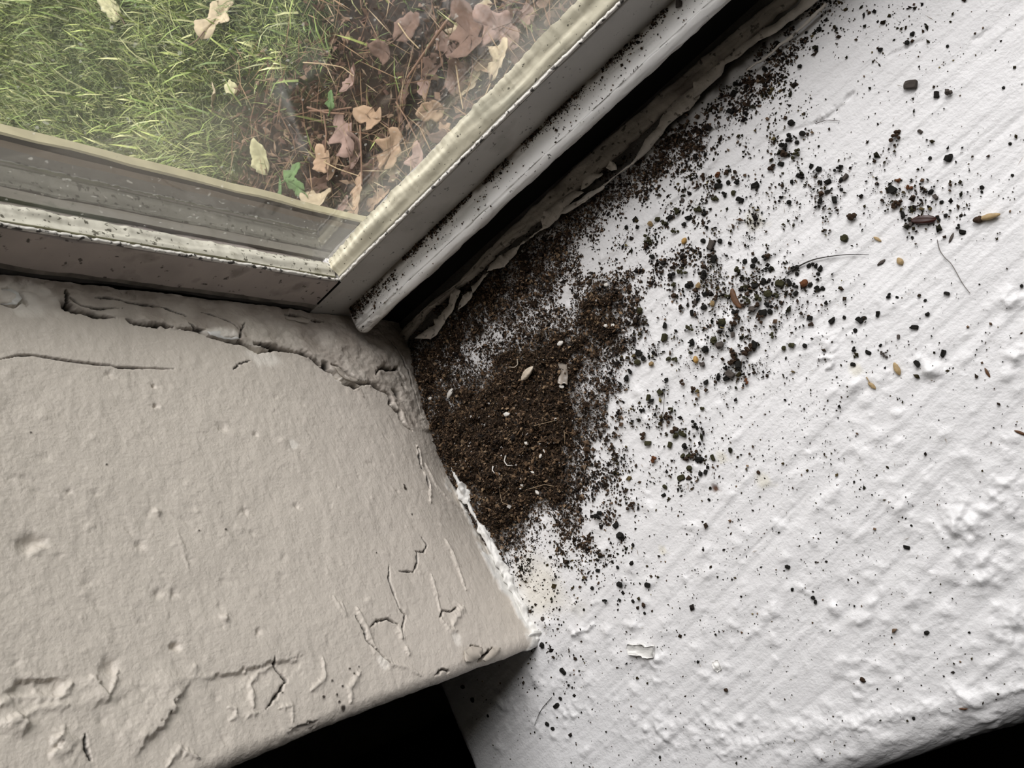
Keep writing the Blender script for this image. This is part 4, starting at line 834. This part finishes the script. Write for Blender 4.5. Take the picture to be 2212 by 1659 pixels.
M_fib = mat('pale_root', (.30, .22, .14), 0.7); M_thin = mat('thin_hair', (.14, .12, .11), 0.5)
strand('bristle', [(1700, 592), (1737, 570), (1760, 561), (1790, 555), (1834, 550), (1878, 551)], .00026, .00008, M_hair, 'long stiff black bristle pointing right across the white sill', 'bristle', 0.0005)
strand('hair', [(2025, 518), (2030, 542), (2042, 558), (2055, 569), (2066, 588), (2080, 614), (2096, 634)], .00010, .00008, M_thin, 'thin wavy hair on the bare sill under the dark red husk', 'hair')
strand('hair', [(1193, 1506), (1175, 1526), (1166, 1540), (1156, 1566)], .00012, .00008, M_hair, 'short dark hair on the sill in front of the jamb', 'hair')
strand('hair', [(1762, 268), (1785, 260), (1815, 262)], .00012, .00006, M_thin, 'short hair crossing the scratch in the paint', 'hair')
strand('hair', [(1437, 850), (1435, 870), (1433, 892)], .00010, .00008, M_hair, 'straight dark hair at the fringe of the soil', 'hair')
strand('root_fibre', [(1140, 1058), (1160, 1052), (1180, 1046), (1200, 1050)], .00016, .0001, M_fib, 'curved root fibre low on the soil heap', 'fibre', .0009)
strand('root_fibre', [(1081, 1040), (1084, 1066), (1088, 1085), (1102, 1090)], .00014, .0001, M_fib, 'bent pale root fibre at the lower left of the soil', 'fibre', .0009)
strand('root_fibre', [(1090, 1068), (1102, 1058), (1111, 1046)], .00014, .0001, M_fib, 'short slanted root fibre beside the bent one', 'fibre', .0009)
strand('root_fibre', [(1155, 920), (1180, 914), (1204, 908)], .00012, .0001, M_fib, 'straight root fibre ending at a cream grain', 'fibre', .0009)
strand('root_fibre', [(1222, 930), (1224, 945), (1223, 958)], .00018, .0001, M_fib, 'upright pale fibre at the right of the soil', 'fibre', .0009)
strand('shell_curl', [(1097, 984), (1094, 996), (1100, 1005), (1112, 1005)], .00032, .00010, M_white, 'larger pale crescent curl in the lower soil', 'curl', .0010)
strand('shell_curl', [(1070, 1007), (1068, 1015), (1073, 1022)], .00030, .00010, M_white, 'smaller pale crescent curl left of the larger one', 'curl', .0010)
strand('shell_curl', [(1122, 776), (1123, 788), (1116, 794), (1104, 793)], .00030, .00010, M_shell, 'pale crescent curl on the soil left of the shell', 'curl', .0010)
strand('stalk', [(1872, 814), (1878, 824), (1883, 832)], .00016, .0001, M_tan, 'thin tan stalk lying by the small bract', 'stalk')
# on the ledge
for px, py, s, kd, c, lb in ((1468, 9, 13, 'block', 'g', 'blocky grey-brown pellet on the white frame ledge'), (1379, 96, 10, 'clump', 'k', 'black ragged crumb on the middle of the frame ledge'), (1018, 402, 9, 'clump', 'k', 'black crumb at the back of the frame ledge')):
    p = at(px, py, 2, 0.030); q = proto(kd, 1, c).copy(); q.name = 'ledge_crumb'; COL.objects.link(q); sc = s * mmpx(p); q.scale = (sc,) * 3; q.location = (p[0], p[1], 0.030 + 0.32 * sc); q.rotation_euler = (0, 0, 1.0); tag(q, lb, 'crumb')

# ------------------------------------------------------------------ the garden below the window
GZ = -0.60
NX, NY = 150, 150
X_, Y_ = np.meshgrid(np.linspace(-2.6, 1.4, NX), np.linspace(0.06, 3.2, NY), indexing='ij')
edge = lambda x: 0.80 + 0.06 * np.sin(x * 9) + 0.05 * np.sin(x * 23 + 1) + 0.10 * sstep(-0.6, 0.2, x) - 0.20 * sstep(-0.30, -0.75, x)
lit = sstep(0.04, -0.06, Y_ - edge(X_))
cg = np.array((.028, .036, .015))[None, None] * (1 - lit[..., None]) + np.array((.030, .022, .017)) * lit[..., None]
tag(link('ground', mesh_np('ground', np.stack([X_, Y_, GZ + 0.012 * fbm(X_ * 5, Y_ * 5, 7, 4)], -1).reshape(-1, 3), grid_faces(NX, NY), cg.reshape(-1, 3), (M_ground,))), 'bare earth under the lawn and the dead leaves', 'ground', kind='structure')
far = box('lawn_far', -30, 30, 3.2, 60, GZ - 0.05, GZ, mat('far_lawn', (.060, .085, .028), 0.9, vary=0.3, vscale=2)); far.name = 'ground'; tag(far, 'lawn stretching away from the house', 'ground', kind='structure')
near = box('lawn_side', -30, -2.6, 0.06, 3.2, GZ - 0.05, GZ, far.data.materials[0]); near.name = 'ground'; tag(near, 'lawn to the left along the house', 'ground', kind='structure')
near = box('lawn_side', 1.4, 30, 0.06, 3.2, GZ - 0.05, GZ, far.data.materials[0]); near.name = 'ground'; tag(near, 'lawn to the right along the house', 'ground', kind='structure')
# grass: thin bent blades
def blades(n, xr, yr, L, wd, pal, lean, dens):
    x = RNG.uniform(*xr, n); y = RNG.uniform(*yr, n); keep = RNG.random(n) < dens(x, y); x, y = x[keep], y[keep]; n = len(x)
    l = L * RNG.uniform(0.5, 1.3, n); a = RNG.uniform(0, 2 * math.pi, n); fl = 0.9 * fbm(x * 6, y * 6, 77, 2) * math.pi; a = np.where(RNG.random(n) < 0.2, fl, a)
    ln = lean * RNG.uniform(0.3, 1.2, n); dx, dy = np.cos(a), np.sin(a); sx, sy = -dy, dx; w_ = wd * RNG.uniform(0.6, 1.4, n)
    V = np.zeros((n, 5, 3)); z0 = GZ + 0.006 + RNG.uniform(0, 0.016, n)
    for k, (t_, ww) in enumerate(((0, 1), (0, -1), (0.55, 0.8), (0.55, -0.8), (1, 0))):
        V[:, k, 0] = x + dx * l * ln * t_ ** 1.4 + sx * w_ * ww; V[:, k, 1] = y + dy * l * ln * t_ ** 1.4 + sy * w_ * ww; V[:, k, 2] = z0 + l * np.sqrt(np.clip(1 - (ln * 0.75) ** 2, 0.08, 1)) * t_ * (1 - 0.25 * t_)
    F = np.array([(0, 1, 3), (0, 3, 2), (2, 3, 4)])[None] + 5 * np.arange(n)[:, None, None]
    c = pal[RNG.integers(0, len(pal), n)] * np.array((1.08, 1.0, 1.05)) * RNG.uniform(0.7, 2.4, (n, 1)) * (1 + 0.35 * fbm(x * 7, y * 7, 78, 3))[:, None]
    return V.reshape(-1, 3), F.reshape(-1, 3), np.repeat(c, 5, 0)
GP = np.array([(.095, .140, .035), (.120, .165, .045), (.165, .205, .062), (.070, .105, .035), (.22, .24, .11), (.12, .14, .07)])
gd = lambda x, y: 0.07 + 0.96 * sstep(-0.05, 0.10, y - edge(x) + 0.06 * fbm(x * 12, y * 12, 79, 3)) * (0.8 + 0.3 * fbm(x * 8, y * 8, 76, 2))
g1 = blades(260000, (-1.7, 0.3), (0.45, 2.2), 0.020, 0.00045, GP, 1.0, gd); g2 = blades(16000, (-1.7, 0.3), (0.45, 2.2), 0.045, 0.0015, GP * 1.1, 0.9, gd)
tag(link('lawn_grass', mesh_np('lawn_grass', np.concatenate([g1[0], g2[0]]), np.concatenate([g1[1], g2[1] + len(g1[0])]), np.concatenate([g1[2], g2[2]]), (M_grass,), smooth=False)), 'fine green feathery grass of the lawn outside the pane', 'grass', kind='stuff')
# crumbled leaf litter along the house wall
n = 9000; lx = RNG.uniform(-0.75, 0.35, n); ly = 0.42 + RNG.random(n) * 0.55; ok = RNG.random(n) < sstep(0.10, -0.05, ly - edge(lx)); lx, ly = lx[ok], ly[ok]; n = len(lx)
LP = np.array([(.10, .065, .045), (.17, .11, .075), (.06, .042, .032), (.24, .17, .115), (.14, .085, .065)])
Va, Fa, Ca = grains(np.stack([lx, ly, np.full(n, GZ + 0.010) + RNG.uniform(0, 0.012, n)], -1), np.stack([RNG.uniform(.002, .012, n), RNG.uniform(.001, .005, n), np.full(n, .0006)], -1), LP[RNG.integers(0, 5, n)])
n = 1500; fx = RNG.uniform(-0.75, 0.3, n); fy = 0.42 + RNG.random(n) * 0.6; ok = RNG.random(n) < sstep(0.16, -0.02, fy - edge(fx)); fx, fy = fx[ok], fy[ok]; n = len(fx)
fa = RNG.uniform(0, math.pi, n); fl = RNG.uniform(.012, .045, n); ft = RNG.normal(0, 0.12, n); fw = RNG.uniform(.0004, .0010, n)
fd = np.stack([np.cos(fa), np.sin(fa), ft], -1); fs = np.stack([-np.sin(fa), np.cos(fa), 0 * fa], -1); fc = np.stack([fx, fy, np.full(n, GZ + 0.024) + RNG.uniform(0, .012, n)], -1); fu = np.array((0, 0, 1.0))
Vn = np.stack([fc + fd * fl[:, None], fc - fd * fl[:, None], fc + fs * fw[:, None], fc - fs * fw[:, None], fc + fu * fw[:, None], fc - fu * fw[:, None]], 1).reshape(-1, 3)
Fn = (OF[None] + 6 * np.arange(n)[:, None, None]).reshape(-1, 3) + len(Va); FC = np.array([(.30, .20, .12), (.20, .12, .075), (.36, .28, .18), (.12, .08, .055)])
Va = np.concatenate([Va, Vn]); Fa = np.concatenate([Fa, Fn]); Ca = np.concatenate([Ca, np.repeat(FC[RNG.integers(0, 4, n)], 6, 0)])
tag(link('leaf_litter', mesh_np('leaf_litter', Va, Fa, Ca, (M_soil,), smooth=False)), 'crumbled brown leaf litter on the earth beside the house', 'leaf litter', kind='stuff')
# dead leaves: lobed blades with a stalk
LC = {'beige': (.40, .33, .22), 'tan': (.32, .22, .14), 'brown': (.15, .095, .07), 'pale': (.40, .38, .22), 'pink': (.27, .185, .15), 'green': (.10, .17, .06)}
M_lf = {k: mat(k + '_leaf', v, 0.7, spec=0.25, vary=0.25, vscale=60, bump=((90, 0.4, 0.004),)) for k, v in LC.items()}
def leaf(px, py, spx, ang, c, label, lobes=5, curl=0.3, dz=0.028, name='dead_leaf', cat='leaf', depth=0.42, group=None):
    p = at(px, py, 2, GZ + dz); L = spx * mmpx(p); rnd = random.Random(int(px * 7 + py))
    root = empty(name, tuple(p)); root.rotation_euler = (rnd.uniform(-.6, .6), rnd.uniform(-.4, .4), ang); tag(root, label, cat, group)
    n = 80; tl = np.linspace(0, 1, n // 2, endpoint=False)
    def side(k): return 0.34 * np.sin(math.pi * tl ** 0.85) ** 0.7 * (1 - depth * (0.5 + 0.5 * np.cos(tl * 2 * math.pi * lobes * 0.5 + k)) * np.sin(math.pi * tl)) * (1 + 0.25 * fbm(tl * 5 + k, tl * 0, int(px + py), 3)) + 0.002
    ox = np.concatenate([tl - 0.5, (1 - tl) - 0.5]); oy = np.concatenate([side(0.3), -side(1.1)[::-1]])
    rings = [0.0, 0.25, 0.5, 0.75, 1.0]; V = [(0, 0, 0)]; F = []
    cx = rnd.uniform(-1, 1); cy = rnd.uniform(-1, 1)
    def zf(x, y): return curl * L * ((x * cx / L) ** 2 * 2 + (y / L) ** 2 * 2 * (0.6 + cy * 0.4)) + 0.035 * L * float(fbm(np.array(x / L * 5 + px), np.array(y / L * 5), 3, 2)) - 0.04 * L * math.exp(-(y / L / 0.03) ** 2)
    for q in rings[1:]:
        for k in range(n):
            x = L * q * ox[k] * 1.15; y = L * q * oy[k] * 1.15; V.append((x, y, zf(x, y)))
    for k in range(n): F.append((0, 1 + k, 1 + (k + 1) % n))
    for q in range(3):
        for k in range(n): a = 1 + q * n + k; b = 1 + q * n + (k + 1) % n; F.append((a, a + n, b + n, b))
    me = bpy.data.meshes.new('blade'); me.from_pydata(V, [], F); me.materials.append(M_lf[c]); me.polygons.foreach_set('use_smooth', np.ones(len(me.polygons), dtype=bool))
    bl = link('leaf_blade', me, root); sm = bl.modifiers.new('thickness', 'SOLIDIFY'); sm.thickness = 0.0006
    st = [(-0.38 * L, 0, 0.004), (-0.62 * L, 0.03 * L, 0.002), (-0.85 * L, 0.10 * L, 0.004)]
    link('stalk', tube('stalk', st, 0.0010, 0.0007, M_lf['green' if c == 'green' else 'brown']), root)
    return root
LV = [(468, 38, 88, 0.4, 'beige', 'large beige dead leaf lying on the grass at the top', 5), (238, 14, 70, 1.9, 'pale', 'pale cream dead leaf half hidden in grass', 3), (566, 338, 62, 1.2, 'pale', 'rounded pale yellowish leaf in the grass above the frame', 2), (776, 425, 88, 1.0, 'tan', 'tan lobed dead leaf nearest the corner of the pane', 5), (692, 432, 66, 2.6, 'beige', 'beige dead leaf touching the left trim in the view', 3),
      (846, 322, 74, 0.5, 'tan', 'tan dead leaf between the corner leaf and the orange one', 5), (930, 240, 52, 2.7, 'tan', 'small orange-tan leaf with a pointed end', 3), (742, 292, 84, 1.5, 'pink', 'pinkish folded leaf on the border of grass and litter', 5), (1015, 75, 110, 1.3, 'brown', 'large brown leaf hanging over the litter at the top', 5), (1078, 62, 100, 1.8, 'pink', 'pale pinkish leaf right of the large brown one', 5),
      (1080, 130, 76, 0.3, 'beige', 'beige lobed leaf close to the cream bead', 5), (800, 255, 60, 2.2, 'tan', 'tan leaf under the long pine needle', 3), (985, 165, 60, 0.8, 'brown', 'dark brown leaf in the middle of the litter', 3), (905, 350, 70, 1.1, 'pink', 'pinkish leaf against the bead halfway down', 5), (830, 110, 52, 2.0, 'brown', 'brown leaf showing between grass tufts', 3), (465, 205, 40, 0.9, 'beige', 'small torn beige leaf alone in the lawn', 3), (500, 190, 34, 2.3, 'pale', 'small pale leaf scrap beside the torn beige one', 2), (700, 345, 60, 1.6, 'tan', 'narrow tan leaf beside the green weed', 2), (880, 60, 60, 0.2, 'brown', 'brown leaf beside the grass at the top of the litter', 3), (960, 300, 56, 2.4, 'brown', 'dark brown leaf close to the bead', 5), (760, 180, 46, 0.4, 'pink', 'small pink-brown leaf at the lawn edge', 3)]
for px, py, s, a, c, lb, lo_ in LV: leaf(px, py, s * 1.15, a, c, lb, lobes=lo_, depth=0.55 if lo_ > 3 else 0.25, curl=0.55)
rl = random.Random(5); used_ = []
while len(used_) < 34:
    px, py = rl.uniform(690, 1180), rl.uniform(-20, 460)
    if py > 1240 - px + 10 or py < 330 - 1.15 * (px - 690) + 60 or any(math.hypot(px - a, py - b) < 34 for a, b in used_): continue
    used_.append((px, py)); c = rl.choice(('brown', 'brown', 'tan', 'pink', 'beige'))
    leaf(px, py, rl.uniform(38, 70), rl.uniform(0, 6.28), c, f'small {c} dead leaf lying loose in the litter outside', lobes=rl.choice((3, 5)), depth=0.4, curl=0.6, dz=0.018, group=f'loose {c} leaves in the litter')
for px, py, s, a, lb in ((632, 372, 46, 0.5, 'upper green lobed weed leaf by the pale rounded leaf'), (640, 402, 50, 2.0, 'lower green lobed weed leaf near the frame'), (606, 405, 40, 1.1, 'green weed leaf nearest the left trim'), (715, 217, 38, 0.8, 'lone green clover leaf at the lawn edge')):
    leaf(px, py, s, a, 'green', lb, lobes=3, depth=0.3, name='weed_leaf', dz=0.04, curl=0.15)
M_tw = mat('twig_bark', (.20, .115, .07), 0.7, vary=0.2); M_straw = mat('dry_straw', (.40, .30, .17), 0.7)
for pts, r, m, nm, lb in (([(998, 2), (940, 80), (880, 168)], .0022, M_tw, 'twig', 'long straight brown twig slanting across the litter'), ([(664, 232), (700, 243), (745, 246)], .0018, M_tw, 'twig', 'short reddish twig lying level at the lawn edge'), ([(668, 240), (720, 238), (760, 232)], .0016, M_tw, 'twig', 'thin twig crossing the short reddish one'), ([(700, 250), (705, 290), (702, 330)], .0014, M_tw, 'twig', 'upright thin twig left of the pinkish folded leaf'),
                      ([(778, 270), (780, 330), (782, 400)], .0014, M_tw, 'twig', 'upright brown twig through the middle of the litter'), ([(655, 135), (700, 138), (740, 145), (765, 165)], .0009, M_straw, 'straw', 'pale dry straw bent over the lawn'), ([(860, 50), (880, 80), (905, 105)], .0010, M_straw, 'straw', 'short pale straw above the litter'), ([(855, 220), (880, 260), (900, 300)], .0011, M_tw, 'twig', 'slanted twig beside the small orange-tan leaf'),
                      ([(985, 140), (992, 190), (1000, 235)], .0010, M_straw, 'straw', 'pale straw leaning on the dark brown leaf'), ([(700, 350), (730, 365), (775, 380)], .0009, M_straw, 'straw', 'straw in front of the corner leaf'), ([(1060, 180), (1040, 225), (1015, 260)], .0009, M_straw, 'straw', 'straw close to the bead')):
    P3 = [tuple(at(a, b, 2, GZ + 0.035)) for a, b in pts]; tag(link(nm, tube(nm, P3, r, r * 0.7, m)), lb, nm)
